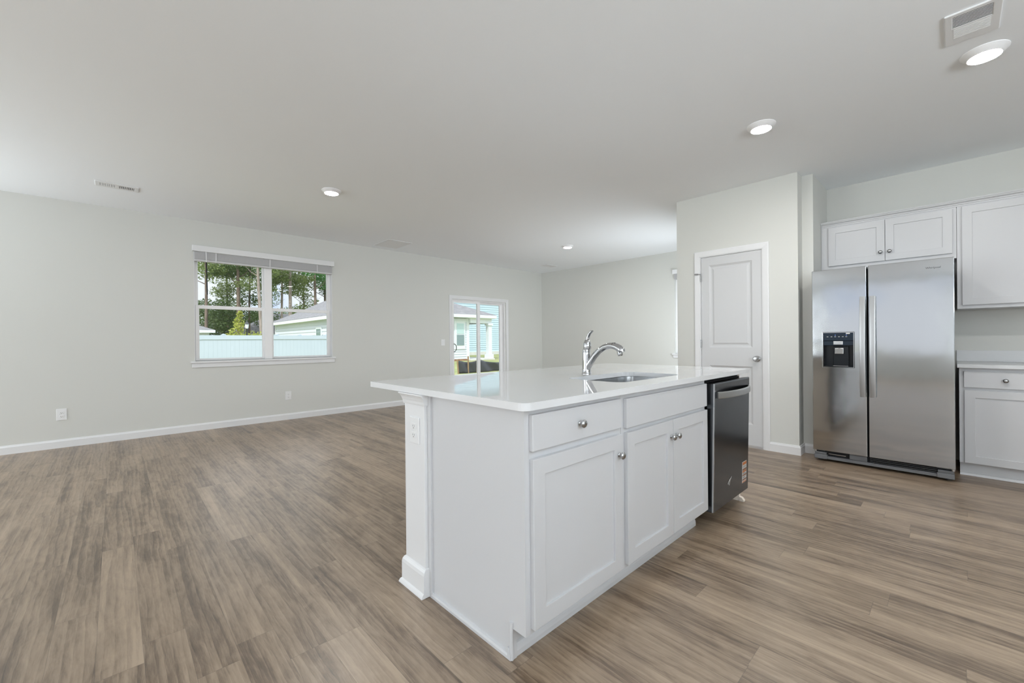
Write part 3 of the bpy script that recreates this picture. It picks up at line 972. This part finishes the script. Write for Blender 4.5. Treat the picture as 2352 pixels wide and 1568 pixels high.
for i in range(13):
    t = i / 12
    hp.append((DX0 + .028 + t * (DX1 - DX0 - .056), yt - .004 - .042 * math.sin(PI * t) ** .6, .800))
MB().tube(hp, [(.020, .0060)] * 13, 24, (0, 0, 1), .35).build('handle', 'satin_bar', dd, smooth=True)
# energy sticker: stripes on the lower right of the door
ydoor = lambda z: yb_ + (yt - yb_) * (z - .106) / .762
def on_door(m, u0, u1, z0, z1, lift=.0012):
    m.hexa([(u, ydoor(z) - dlt, z) for u in (u0, u1) for dlt in (lift, 0.0001) for z in (z0, z1)])
MT['sticker_orange'] = mat('sticker_orange', (0.50, 0.16, 0.04), 0.5)
MT['sticker_brown'] = mat('sticker_brown', (0.24, 0.12, 0.07), 0.5)
MT['sticker_white'] = mat('sticker_white', (0.62, 0.62, 0.62), 0.5)
m = MB(); on_door(m, 3.030, 3.112, .168, .308); st = m.build('sticker', 'sticker_white', dd)
st['label'] = 'orange and white striped energy sticker'
for z0, z1, k in ((.286, .305, 'sticker_orange'), (.249, .262, 'sticker_brown'), (.236, .247, 'sticker_orange'), (.212, .222, 'sticker_brown'), (.182, .193, 'sticker_brown'), (.170, .176, 'sticker_orange')):
    m = MB(); on_door(m, 3.034, 3.108, z0, z1, .0018); m.build('stripe', k, st)
for i, zz in enumerate((.276, .269, .2305, .2255, .204, .199)):
    m = MB(); on_door(m, 3.038, 3.104 - .012 * (i % 3), zz, zz + .0022, .0018); m.build('printed_line', 'dark_grey', st)
m = MB()
def stroke(a, b, w=.0042):
    a, b = Vector(a), Vector(b)
    s = (b - a).normalized()
    n = Vector((-s.y, s.x)) * w
    q = [a + n, a - n, b - n, b + n]
    m.poly([(p.x, ydoor(p.y) - .0015, p.y) for p in q])
for a, b in (((2.775, .232), (2.800, .247)), ((2.800, .247), (2.822, .252)), ((2.812, .250), (2.800, .226)), ((2.800, .226), (2.792, .214)), ((2.822, .252), (2.830, .262)), ((2.770, .228), (2.782, .226))):
    stroke(a, b)
m.build('emblem', 'sticker_white', dd)

# ------------------------------------------------------------------ refrigerator
FX = 4.70
fg = thing('refrigerator', (5.05, .45, 0), 'side by side stainless steel refrigerator with ice and water dispenser', 'refrigerator')
MB().box(FX + .075, 5.50, -.002, .895, .035, 1.735).build('cabinet', 'grey_plastic', fg, bevel=.003)
MB().box(FX + .060, FX + .075, .004, .889, .10, 1.73).build('gasket', 'dark_void', fg)
ffr = lambda u, d, z: (FX + d, u, z)
DSP = (.598, .822, .868, 1.183)       # dispenser y0 y1 z0 z1
fd = MB().grid([.513, DSP[0], DSP[1], .901], [.104, DSP[2], DSP[3], 1.752], [DSP], ffr, 0.0, .060)\
    .build('freezer_door', 'brushed_steel', fg, merge=True, bevel=.004)
rd = MB().box(FX, FX + .060, -.0085, .5015, .104, 1.752).build('fridge_door', 'brushed_steel', fg, bevel=.004)
def bar_handle(yc, parent):
    z0, z1 = .622, 1.487
    pts, rad = [], []
    for i in range(15):
        t = i / 14
        pts.append((FX - .022 - .024 * math.sin(PI * t) ** .8, yc, z0 + t * (z1 - z0)))
        rad.append((.0195, .0075))
    h = MB().tube(pts, rad, 24, (0, 1, 0), .35)
    for zz in (z0 + .012, z1 - .012):
        h.box(FX - .026, FX - .0005, yc - .010, yc + .010, zz - .011, zz + .011)
    h.build('handle', 'satin_bar', parent, smooth=True)
bar_handle(.537, fd)
bar_handle(.470, rd)
# maker's lettering on the right door
def lettering(text, size, loc, parent, mname):
    cu = bpy.data.curves.new('lettering', 'FONT')
    cu.body = text
    cu.size = size
    cu.extrude = 0.0008
    cu.shear = 0.12
    cu.align_x = 'CENTER'
    tmp = bpy.data.objects.new('lettering_curve', cu)
    COL.objects.link(tmp)
    bpy.context.view_layer.update()
    me = bpy.data.meshes.new_from_object(tmp.evaluated_get(bpy.context.evaluated_depsgraph_get()))
    bpy.data.objects.remove(tmp)
    R = Matrix(((0, 0, -1), (-1, 0, 0), (0, 1, 0))).to_4x4()
    R.translation = Vector(loc) - world_loc(parent)
    me.transform(R)
    me.materials.clear()
    me.materials.append(MT[mname])
    o = bpy.data.objects.new('lettering', me)
    COL.objects.link(o)
    o.parent = parent
    return o
lettering('Whirlpool', 0.0205, (FX - .001, .1075, 1.676), rd, 'dark_grey')
# ice and water dispenser
dp = MB().grid([DSP[0], DSP[0] + .004, DSP[1] - .004, DSP[1]], [DSP[2], DSP[2] + .004, DSP[3] - .004, DSP[3]],
               [(DSP[0] + .004, DSP[1] - .004, DSP[2] + .004, DSP[3] - .004)], ffr, -.003, .012).build('dispenser', 'brushed_steel', fg, merge=True)
a, b, c, d = DSP[0] + .004, DSP[1] - .004, DSP[2] + .004, DSP[3] - .004
MB().box(FX + .050, FX + .055, a, b, c, d).box(FX + .003, FX + .05, a, a + .003, c, d).box(FX + .003, FX + .05, b - .003, b, c, d)\
    .box(FX + .003, FX + .05, a, b, c, c + .006).build('recess', 'black_plastic', dp)
MB().box(FX + .000, FX + .048, a, b, 1.108, d).build('control_panel', 'black_gloss', dp, bevel=.002)
MB().box(FX + .006, FX + .048, a, b, 1.066, 1.107).build('visor', 'black_gloss', dp, bevel=.002)
MB().box(FX - .0008, FX, .626, .654, 1.167, 1.178).build('sticker', 'sticker_white', dp)
for i, yy in enumerate((.786, .757, .730, .703, .676, .651)):
    MB().box(FX - .0008, FX, yy - .006, yy + .006, 1.1415, 1.1450).build('button', 'sticker_white', dp)
for yy in (.730, .651):
    MB().lathe([(.0028, 0), (.0028, .0008), (0, .0008)], (FX, yy, 1.157), (-1, 0, 0), 10).build('indicator', 'blue_led', dp)
MB().box(FX + .004, FX + .04, .676, .746, 1.070, 1.105).build('ice_chute', 'satin_nickel', dp, bevel=.004)
MB().box(FX + .024, FX + .049, .640, .748, c + .010, 1.058).build('back_plate', 'black_plastic', dp, bevel=.004)
MB().hexa([(FX + dx, yy, zz) for dx0, yy0 in ((0, 0),) for dx, yy, zz in
           ((.008, .674, .990), (.018, .674, 1.040), (.008, .736, .990), (.018, .736, 1.040), (.020, .674, .990), (.026, .674, 1.040), (.020, .736, .990), (.026, .736, 1.040))])\
    .build('paddle', 'satin_nickel', dp, bevel=.002)
MB().box(FX + .006, FX + .05, .640, .748, c + .006, c + .012).build('drip_tray', 'satin_nickel', dp, bevel=.002)
# base grille
gr = MB().box(FX + .030, FX + .075, .015, .878, .022, .050).build('base_grille', 'grey_plastic', fg, bevel=.003)
MB().box(FX + .058, FX + .075, .095, .82, .050, .102).build('vent_backing', 'dark_void', gr)
for i in range(3):
    zz = .056 + i * .014
    MB().box(FX + .034, FX + .058, .095, .500, zz, zz + .005).build('vent_slat', 'dark_grey', gr)
MB().box(FX + .030, FX + .05, .520, .640, .052, .096).build('water_filter_cover', 'grey_plastic', gr, bevel=.002)
MB().box(FX + .026, FX + .034, .665, .790, .070, .078).build('filter_handle', 'satin_nickel', gr, bevel=.002)
for y0_, y1_ in ((-.004, .094), (.800, .896)):
    k = MB().box(FX + .016, FX + .074, y0_, y1_, .022, .062).box(FX + .020, FX + .074, y0_ + .004, y1_ - .004, .062, .085).build('hinge_cover', 'grey_plastic', fg, bevel=.004)
for yy in (.004, .886):
    MB().lathe([(.012, 0), (.012, .018), (.006, .018), (.006, .021), (0, .021)], (FX + .036, yy, .084), (0, 0, 1), 12).build('lower_hinge', 'chrome', fg, smooth=True)
for yy in (.03, .86):
    MB().lathe([(.022, 0), (.022, .033), (0, .033)], (FX + .10, yy, .001), (0, 0, 1), 14).build('foot', 'dark_grey', fg)
    MB().lathe([(.022, 0), (.022, .034), (0, .034)], (5.42, yy, .001), (0, 0, 1), 14).build('foot', 'dark_grey', fg)

# ------------------------------------------------------------------ kitchen wall cabinets
kit_u = lambda u, d, z: (5.320 - d, u, z)
u1_ = thing('wall_cabinet', (5.47, .455, 1.82), 'white shallow wall cabinet with two shaker doors above the refrigerator', 'cabinet')
MB().box(5.339, XK, -.024, .935, 1.818, 2.262).build('carcass', 'cabinet_paint', u1_)
MB(kit_u).grid([-.024, .03, .84, .935], [1.818, 1.88, 2.225, 2.262], [(.03, .84, 1.88, 2.225)], lambda u, d, z: (u, d, z), -.019, 0).build('face_frame', 'cabinet_paint', u1_, merge=True)
do = shaker(kit_u, .4415, .874, 1.863, 2.250, parent=u1_); cab_knob(kit_u, .472, 1.945, do)
do = shaker(kit_u, .0, .4385, 1.863, 2.250, parent=u1_); cab_knob(kit_u, .408, 1.945, do)
u2_ = thing('wall_cabinet', (5.47, -.28, 1.375), 'white tall wall cabinet to the right of the refrigerator', 'cabinet')
MB().box(5.339, XK, -.54, -.0265, 1.375, 2.262).build('carcass', 'cabinet_paint', u2_)
MB(kit_u).grid([-.54, -.49, -.07, -.0265], [1.375, 1.42, 2.225, 2.262], [(-.49, -.07, 1.42, 2.225)], lambda u, d, z: (u, d, z), -.019, 0).build('face_frame', 'cabinet_paint', u2_, merge=True)
shaker(kit_u, -.51, -.056, 1.405, 2.252, parent=u2_)
cr = thing('crown_moulding', (5.3, .2, 2.26), 'white stepped crown moulding along the top of wall cabinets', 'moulding')
q = [(.03, 2.2625), (0, 2.2625), (0, 2.275), (.005, 2.277), (.006, 2.286), (.013, 2.291), (.020, 2.297), (.021, 2.304), (.026, 2.306), (.026, 2.314), (.03 - .08, 2.314), (.03 - .08, 2.2625)]
q = [(0 - .05, 2.2625), (.004, 2.2625), (.004, 2.275), (.010, 2.277), (.011, 2.286), (.018, 2.291), (.026, 2.297), (.027, 2.304), (.033, 2.306), (.033, 2.314), (-.05, 2.314)]
MB().extrude(q, lambda a, b, t: (5.320 - a, t, b), [-.545, .9355]).build('strip', 'cabinet_paint', cr)

kit_b = lambda u, d, z: (5.030 - d, u, z)
bc = thing('base_cabinet', (5.3, -.28, 0), 'white base cabinet with drawer and door to the right of the refrigerator', 'cabinet')
MB().box(5.049, XK, -.54, -.032, .105, .8795).build('carcass', 'cabinet_paint', bc)
MB(kit_b).grid([-.54, -.49, -.072, -.032], [.105, .15, .685, .735, .845, .8795], [(-.49, -.072, .15, .685), (-.49, -.072, .735, .845)],
               lambda u, d, z: (u, d, z), -.019, 0).build('face_frame', 'cabinet_paint', bc, merge=True)
dr = slabfront(kit_b, -.50, -.058, .722, .853, 'drawer', bc); cab_knob(kit_b, -.279, .787, dr)
do = shaker(kit_b, -.50, -.060, .110, .700, parent=bc); cab_knob(kit_b, -.475, .625, do)
MB().box(5.068, 5.08, -.54, -.034, .001, .104).extrude([(0, .001), (.022, .001), (.020, .009), (.012, .017), (0, .020)], lambda a, b, t: (5.068 - a, t, b), [-.54, -.034])\
    .build('toe_board', 'cabinet_paint', bc)
k2 = thing('countertop', (5.3, -.28, .88), 'white countertop with low backsplash to the right of the refrigerator', 'countertop')
MB().box(4.980, XK - .0005, -.56, -.020, .880, .910).build('slab', 'quartz_honed', k2, bevel=.003)
MB().box(5.607, XK - .0005, -.56, -.020, .9105, 1.010).build('backsplash', 'quartz_honed', k2, bevel=.002)

# ------------------------------------------------------------------ outdoors
GZ = -0.15
structure(MB().box(-60, 120, YL + .16, 140, GZ - .3, GZ).build('ground', 'grass'), 'grassy yard outside the windows', 'ground')
structure(MB().box(4.2, 7.6, YL + .165, 10.4, GZ + .001, GZ + .09).build('patio', 'concrete'), 'pale concrete patio slab outside the sliding door', 'patio')

# white vinyl privacy fence
fe = thing('privacy_fence', (3, 20, GZ), 'white vinyl privacy fence across the yard outside the twin window', 'fence')
m = MB()
for i in range(64):
    xa = -1.6 + i * .146
    m.box(xa, xa + .1445, 20.0, 20.022, GZ + .02, 1.30)
m.build('pickets', 'fence_vinyl', fe)
MB().box(-1.6, 7.74, 19.975, 20.047, 1.295, 1.462).build('top_rail', 'fence_vinyl', fe)
for xx in (-1.55, .48, 3.14, 5.06, 5.98, 7.10, 7.70):
    p = MB().box(xx - .055, xx + .055, 20.05, 20.16, GZ, 1.47).build('post', 'fence_vinyl', fe)
    MB().box(xx - .085, xx + .085, 20.02, 20.19, 1.47, 1.492).extrude([(-.06, 1.492), (.06, 1.492), (0, 1.525)], lambda a, b, t: (xx + a, 20.105 + t, b), [-.06, .06])\
        .build('post_cap', 'fence_vinyl', p)

def lap_siding(m, a, b, z0, z1, fn, step=0.18, out=0.035):
    """lap boards between a..b: fn(u, out, z)"""
    z = z0
    while z < z1 - .01:
        zt = min(z + step, z1)
        m.hexa([fn(u, d, zz) for u in (a, b) for d, zz in ((0, z), (0, zt), (out, z), (.004, zt))])
        z += step
def roof_slab(m, pts, th=.08):
    """thick roof plane from 3-4 points"""
    tops = [m.v(p) for p in pts]
    bots = [m.v((p[0], p[1], p[2] - th)) for p in pts]
    m.bm.faces.new(tops)
    m.bm.faces.new(bots[::-1])
    n = len(pts)
    for i in range(n):
        m.bm.faces.new((tops[i], tops[(i + 1) % n], bots[(i + 1) % n], bots[i]))

# neighbour house right of the fence (its side wall faces us)
hr = thing('house', (11, 26, GZ), 'white sided house with grey roof behind the fence in the right pane', 'house', 'houses beyond the yard')
m = MB(); lap_siding(m, 21.8, 33.2, GZ, 2.45, lambda u, d, z: (8.30 - d, u, z), .19)
m.box(8.301, 14.0, 21.8, 33.2, GZ, 2.46)
m.build('walls', 'siding_white', hr)
m = MB(); roof_slab(m, [(7.95, 21.4, 2.56), (7.95, 33.6, 2.56), (9.6, 33.8, 3.27), (12.2, 34.7, 4.46), (12.2, 21.4, 4.46)])
roof_slab(m, [(12.2, 21.4, 4.46), (12.2, 34.7, 4.46), (14.3, 34.7, 2.56), (14.3, 21.4, 2.56)])
m.build('roof', 'shingle', hr)
MB().box(7.93, 7.97, 21.4, 33.4, 2.36, 2.53).box(7.97, 8.30, 21.4, 33.2, 2.38, 2.42).build('fascia', 'house_trim', hr)
wf = MB().box(8.24, 8.285, 23.96, 24.86, .60, 2.02).build('window', 'house_trim', hr)
MB().box(8.22, 8.245, 24.10, 24.72, .72, 1.90).build('pane', 'house_glass', wf)
MB().box(8.25, 8.45, 33.02, 33.22, GZ, 2.38).build('corner_board', 'house_trim', hr)

# far houses seen over the fence
hl = thing('house', (2, 42, GZ), 'small grey roofed house behind the fence in the left pane', 'house', 'houses beyond the yard')
MB().box(-4, 5.35, 40.2, 46, GZ, 2.02).build('walls', 'siding_white', hl)
m = MB(); roof_slab(m, [(-4.5, 39.9, 2.20), (5.72, 39.9, 2.20), (2.2, 43.2, 3.6), (-1, 43.2, 3.6)])
roof_slab(m, [(5.72, 39.9, 2.20), (5.72, 46.4, 2.20), (2.2, 43.2, 3.6)])
m.build('roof', 'shingle', hl)
MB().box(-4.5, 5.70, 39.86, 39.92, 1.98, 2.19).build('fascia', 'house_trim', hl)
hm = thing('house', (13, 54, GZ), 'distant grey roofed house behind the black lamp post', 'house', 'houses beyond the yard')
MB().box(9.4, 20, 51, 55, GZ, 2.05).build('walls', 'siding_white', hm)
m = MB(); roof_slab(m, [(8.6, 50.4, 2.15), (20, 50.4, 2.15), (20, 54.5, 4.4), (13.6, 54.5, 4.6)])
roof_slab(m, [(8.6, 50.4, 2.15), (13.6, 54.5, 4.6), (8.6, 55.5, 2.15)])
m.build('roof', 'shingle', hm)
MB().box(8.9, 20, 50.36, 50.42, 1.97, 2.12).build('fascia', 'house_trim', hm)
MB().box(10.9, 11.1, 50.5, 50.7, GZ, 1.98).build('porch_post', 'house_trim', hm)

# street lamp
sl = thing('street_lamp', (5.9, 30, GZ), 'black street lamp with white lantern beyond the fence', 'lamp post')
lx = 5.895
MB().lathe([(.10, 0), (.10, .25), (.05, .35), (.045, 2.1), (.07, 2.15), (.07, 2.18), (0, 2.18)], (lx, 30, GZ), (0, 0, 1), 12).build('pole', 'black_metal', sl, smooth=True)
MB().lathe([(.05, 2.18), (.08, 2.22), (.11, 2.46), (0, 2.46)], (lx, 30, GZ), (0, 0, 1), 8).build('lantern', 'house_trim', sl)
MB().lathe([(.135, 2.46), (.135, 2.49), (.05, 2.58), (.03, 2.68), (0, 2.70)], (lx, 30, GZ), (0, 0, 1), 8).build('lantern_cap', 'dark_grey', sl)

# neighbour house with porch, seen through the sliding door
hp_ = thing('house', (15, 25, GZ), 'white house with corner porch and column seen through the sliding door', 'house', 'houses beyond the yard')
m = MB(); lap_siding(m, 15.3, 17.20, GZ + .12, 2.62, lambda u, d, z: (u, 22.40 - d, z), .16)
m.box(15.3, 17.20, 22.401, 30, GZ, 2.65)
m.build('walls', 'siding_white', hp_)
m = MB(); roof_slab(m, [(14.9, 21.95, 2.92), (19.35, 21.95, 2.92), (17.12, 24.18, 3.86)])
roof_slab(m, [(19.35, 21.95, 2.92), (19.35, 30, 2.92), (17.12, 28, 3.86), (17.12, 24.18, 3.86)])
roof_slab(m, [(14.9, 21.95, 2.92), (14.9, 30, 2.92), (17.12, 28, 3.86), (17.12, 24.18, 3.86)])
roof_slab(m, [(14.9, 30, 2.92), (19.35, 30, 2.92), (17.12, 28, 3.86)])
m.build('roof', 'shingle', hp_)
MB().box(14.92, 19.33, 21.90, 21.955, 2.70, 2.90).box(19.28, 19.335, 21.955, 25.2, 2.70, 2.90).box(14.92, 19.3, 21.955, 22.39, 2.68, 2.71).build('fascia', 'house_trim', hp_)
MB().box(17.20, 19.06, 22.15, 22.40, 2.36, 2.68).box(18.80, 19.06, 22.40, 25.0, 2.36, 2.68).build('porch_beam', 'house_trim', hp_)
p = MB().box(18.76, 19.06, 22.13, 22.42, -.12, 2.36).build('column', 'house_trim', hp_)
MB().box(18.68, 19.14, 22.05, 22.50, -.12, .22).box(18.70, 19.12, 22.07, 22.48, 2.22, 2.36).build('column_trim', 'house_trim', p)
MB().box(17.1, 19.2, 22.0, 25.0, GZ, -.06).build('porch_slab', 'concrete', hp_)
MB().box(17.02, 17.24, 22.34, 22.44, GZ + .1, 2.66).box(15.3, 17.2, 22.36, 22.399, 2.42, 2.64).build('corner_board', 'house_trim', hp_)
wf = MB().box(16.02, 17.02 - .13, 22.325, 22.39, .62, 2.52).build('window', 'house_trim', hp_)
MB().box(16.20, 16.78, 22.30, 22.33, .88, 1.57).build('pane', 'house_glass', wf)
MB().box(16.20, 16.78, 22.31, 22.33, 1.63, 2.31).build('pane', 'blind_pane', wf)
MB().box(15.3, 17.2, 22.38, 22.45, GZ, GZ + .12).build('foundation', 'mulch', hp_)
hb = thing('house', (26, 32, GZ), 'tall pale blue sided house behind the porch column', 'house', 'houses beyond the yard')
m = MB(); lap_siding(m, 16, 40, GZ + .3, 6.2, lambda u, d, z: (u, 30.6 - d, z), .2)
m.box(16, 40, 30.601, 38, GZ, 6.2)
m.build('walls', 'siding_blue', hb)
m = MB(); roof_slab(m, [(15.5, 30.1, 6.2), (40.5, 30.1, 6.2), (36, 35, 8.6), (20, 35, 8.6)]); m.build('roof', 'shingle', hb)
MB().box(16, 40, 30.5, 30.6, GZ, GZ + .3).build('foundation', 'concrete', hb)

# silt fence: black cloth on wooden stakes
sf = thing('silt_fence', (10.5, 13.5, GZ), 'sagging black silt fence on wooden stakes outside the sliding door', 'fence')
def cloth(xa, xb, ya, yb, ha, hb_, wave, seed):
    rnd = random.Random(seed)
    m = MB()
    nx, nz = 22, 6
    V = []
    for i in range(nx + 1):
        t = i / nx
        col = []
        for k in range(nz + 1):
            s = k / nz
            hh = (ha + (hb_ - ha) * t) * (1 - .14 * math.sin(PI * t))
            yy = ya + (yb - ya) * t + wave * math.sin(9 * t + 3 * s + seed) * math.sin(PI * t) + .01 * math.sin(31 * t + 11 * s)
            col.append(m.v((xa + (xb - xa) * t, yy, GZ + hh * s)))
        V.append(col)
    for i in range(nx):
        for k in range(nz):
            m.bm.faces.new((V[i][k], V[i + 1][k], V[i + 1][k + 1], V[i][k + 1]))
    o = m.build('cloth', 'silt_cloth', sf, smooth=True)
    s = o.modifiers.new('thick', 'SOLIDIFY'); s.thickness = .004
cloth(9.86, 10.75, 13.50, 13.42, .53, .50, .05, 1)
cloth(10.80, 12.35, 13.42, 13.60, .55, .36, .07, 2)
for xx, yy, hh, dx in ((9.84, 13.48, .58, -.05), (10.30, 13.44, .68, .0), (10.72, 13.40, .60, .01), (10.82, 13.38, .66, .02), (12.38, 13.58, .5, .03)):
    MB().hexa([(xx + sx * .022 + dx * z_, yy + sy * .022, GZ + hh * z_) for sx in (-1, 1) for sy in (-1, 1) for z_ in (0, 1)]).build('stake', 'wood_stake', sf)

# trees and bushes
def crown_mesh(blobs, n, size, seed, squash=1.0):
    rnd = random.Random(seed)
    m = MB()
    for _ in range(n):
        cx, cy, cz, rx, rz = rnd.choice(blobs)
        while True:
            p = Vector((rnd.uniform(-1, 1), rnd.uniform(-1, 1), rnd.uniform(-1, 1)))
            if .25 < p.length < 1:
                break
        c = Vector((cx + p.x * rx, cy + p.y * rx, cz + p.z * rz))
        a = Vector((rnd.gauss(0, 1), rnd.gauss(0, 1), rnd.gauss(0, .6))).normalized()
        b = a.orthogonal().normalized()
        b = Matrix.Rotation(rnd.uniform(0, 2 * PI), 3, a) @ b
        s = size * rnd.uniform(.5, 1.25)
        m.poly([c + a * s, c + b * s * .55, c - a * s * .8, c - b * s * .55 + Vector((0, 0, .2 * s))])
    return m
def trunk_mesh(h, r, lean, seed, limbs=6):
    rnd = random.Random(seed)
    m = MB()
    pts = [(lean * t * h + .05 * math.sin(5 * t + seed), .04 * math.cos(4 * t + seed), h * t) for t in [i / 6 for i in range(7)]]
    m.tube(pts, [r * (1 - .62 * i / 6) for i in range(7)], 9)
    for k in range(limbs):
        t = rnd.uniform(.35, .92)
        z = h * t
        a = rnd.uniform(0, 2 * PI)
        L = rnd.uniform(.9, 2.2) * (1.2 - t)+.5
        q = Vector((lean * z, 0, z))
        m.tube([q, q + Vector((math.cos(a) * L * .5, math.sin(a) * L * .5, L * .25)), q + Vector((math.cos(a) * L, math.sin(a) * L, L * .7))], [r * .28, r * .2, r * .07], 6)
    return m
def tree(name, loc, label, cat, crown, trunk, group):
    o = bpy.data.objects.new(name, None)
    COL.objects.link(o)
    tag(o, label, cat, group)
    c = crown[0].build('foliage', crown[1], o)
    t = trunk[0].build('trunk', trunk[1], o, smooth=True)
    o.location = loc
    return o
GRP = 'trees beyond the fence'
def blobs_for(kind, seed):
    rnd = random.Random(seed)
    if kind == 'pine':
        return [(rnd.uniform(-1.6, 1.6), rnd.uniform(-1.5, 1.5), rnd.uniform(6.5, 15), rnd.uniform(.7, 1.3), rnd.uniform(.35, .7)) for _ in range(16)]
    if kind == 'broad':
        return [(rnd.uniform(-2.2, 2.2), rnd.uniform(-1.8, 1.8), rnd.uniform(3.2, 12), rnd.uniform(.8, 1.6), rnd.uniform(.6, 1.1)) for _ in range(18)]
    return [(rnd.uniform(-2.4, 2.4), rnd.uniform(-1.6, 1.6), rnd.uniform(.6, 5.2), rnd.uniform(.9, 1.7), rnd.uniform(.7, 1.2)) for _ in range(14)]
def proto(kind, seed, leafm, barkm, lean, r):
    n = {'pine': 7000, 'broad': 7000, 'under': 7000}[kind]
    size = {'pine': .105, 'broad': .115, 'under': .12}[kind]
    h = {'pine': 15.5, 'broad': 12, 'under': 4.5}[kind]
    return (crown_mesh(blobs_for(kind, seed), n, size, seed), leafm), (trunk_mesh(h, r, lean, seed), barkm)

# rows of trees; px along the window view: x = k * y, k runs .115 (left pane edge) .. .36 (right pane edge)
specs = [
    # kind  k     y   leaf         bark        lean  radius label
    ('pine', .128, 47, 'leaf_mid', 'bark', .00, .15, 'leafy pine at the left edge of the left window pane'),
    ('broad', .163, 54, 'leaf_mid', 'bark', .00, .14, 'thin leafy tree left of centre in the left window pane'),
    ('pine', .181, 46, 'leaf_dark', 'bark', .01, .19, 'dark trunked tall tree in the middle of the left pane'),
    ('broad', .200, 50, 'leaf_dark', 'bark', .02, .12, 'dense dark green tree right of middle in the left pane'),
    ('pine', .226, 44, 'leaf_mid', 'bark_pale', -.045, .17, 'tall tree with pale leaning trunk near the window mullion'),
    ('pine', .262, 47, 'leaf_mid', 'bark_pale', .005, .13, 'pale slim trunk tree just right of the window mullion'),
    ('pine', .279, 45, 'leaf_mid', 'bark_pale', -.005, .19, 'straight grey trunk tree in the right window pane'),
    ('broad', .305, 49, 'leaf_mid', 'bark_pale', .01, .11, 'light leafy tree in the middle of the right pane'),
    ('pine', .331, 44, 'leaf_pine', 'bark', .0, .16, 'bright green pine above the house roof in right pane'),
    ('pine', .352, 48, 'leaf_dark', 'bark', .01, .15, 'dark tree at the right edge of the right window pane'),
    ('broad', .243, 66, 'leaf_dark', 'bark', .0, .14, 'distant dark tree behind the window mullion'),
    ('under', .130, 49, 'leaf_dark', 'bark', .0, .09, 'low dark bushy tree over the small house roof'),
    ('under', .165, 62, 'leaf_dark', 'bark', .0, .09, 'low dark bushy tree left of the lime sapling'),
    ('under', .196, 63, 'leaf_dark', 'bark', .0, .09, 'low dark bushy tree behind the lime sapling'),
    ('under', .222, 64, 'leaf_dark', 'bark', .0, .09, 'low dark bushy tree behind the street lamp'),
    ('under', .262, 56, 'leaf_mid', 'bark', .0, .09, 'low green bushy tree over the house roof in right pane'),
]
for i, (kind, k, y, lm, bk, lean, r, lab) in enumerate(specs):
    nm = {'pine': 'tall_tree', 'broad': 'leafy_tree', 'under': 'bushy_tree'}[kind]
    tree(nm, (k * y, y, GZ), lab, 'tree', *proto(kind, 100 + i, lm, bk, lean, r), GRP)
t = tree('sapling', (5.75, 32, GZ), 'lime green sapling rising above the fence in left pane', 'tree',
         (crown_mesh([(0, 0, 1.9, .55, .5), (.1, 0, 2.6, .32, .5), (-.5, 0, 1.6, .5, .4), (.9, .2, 1.8, .7, .35), (.15, 0, 3.1, .16, .3)], 700, .10, 5), 'leaf_lime'),
         (trunk_mesh(2.8, .03, .02, 3, 3), 'bark'), GRP)
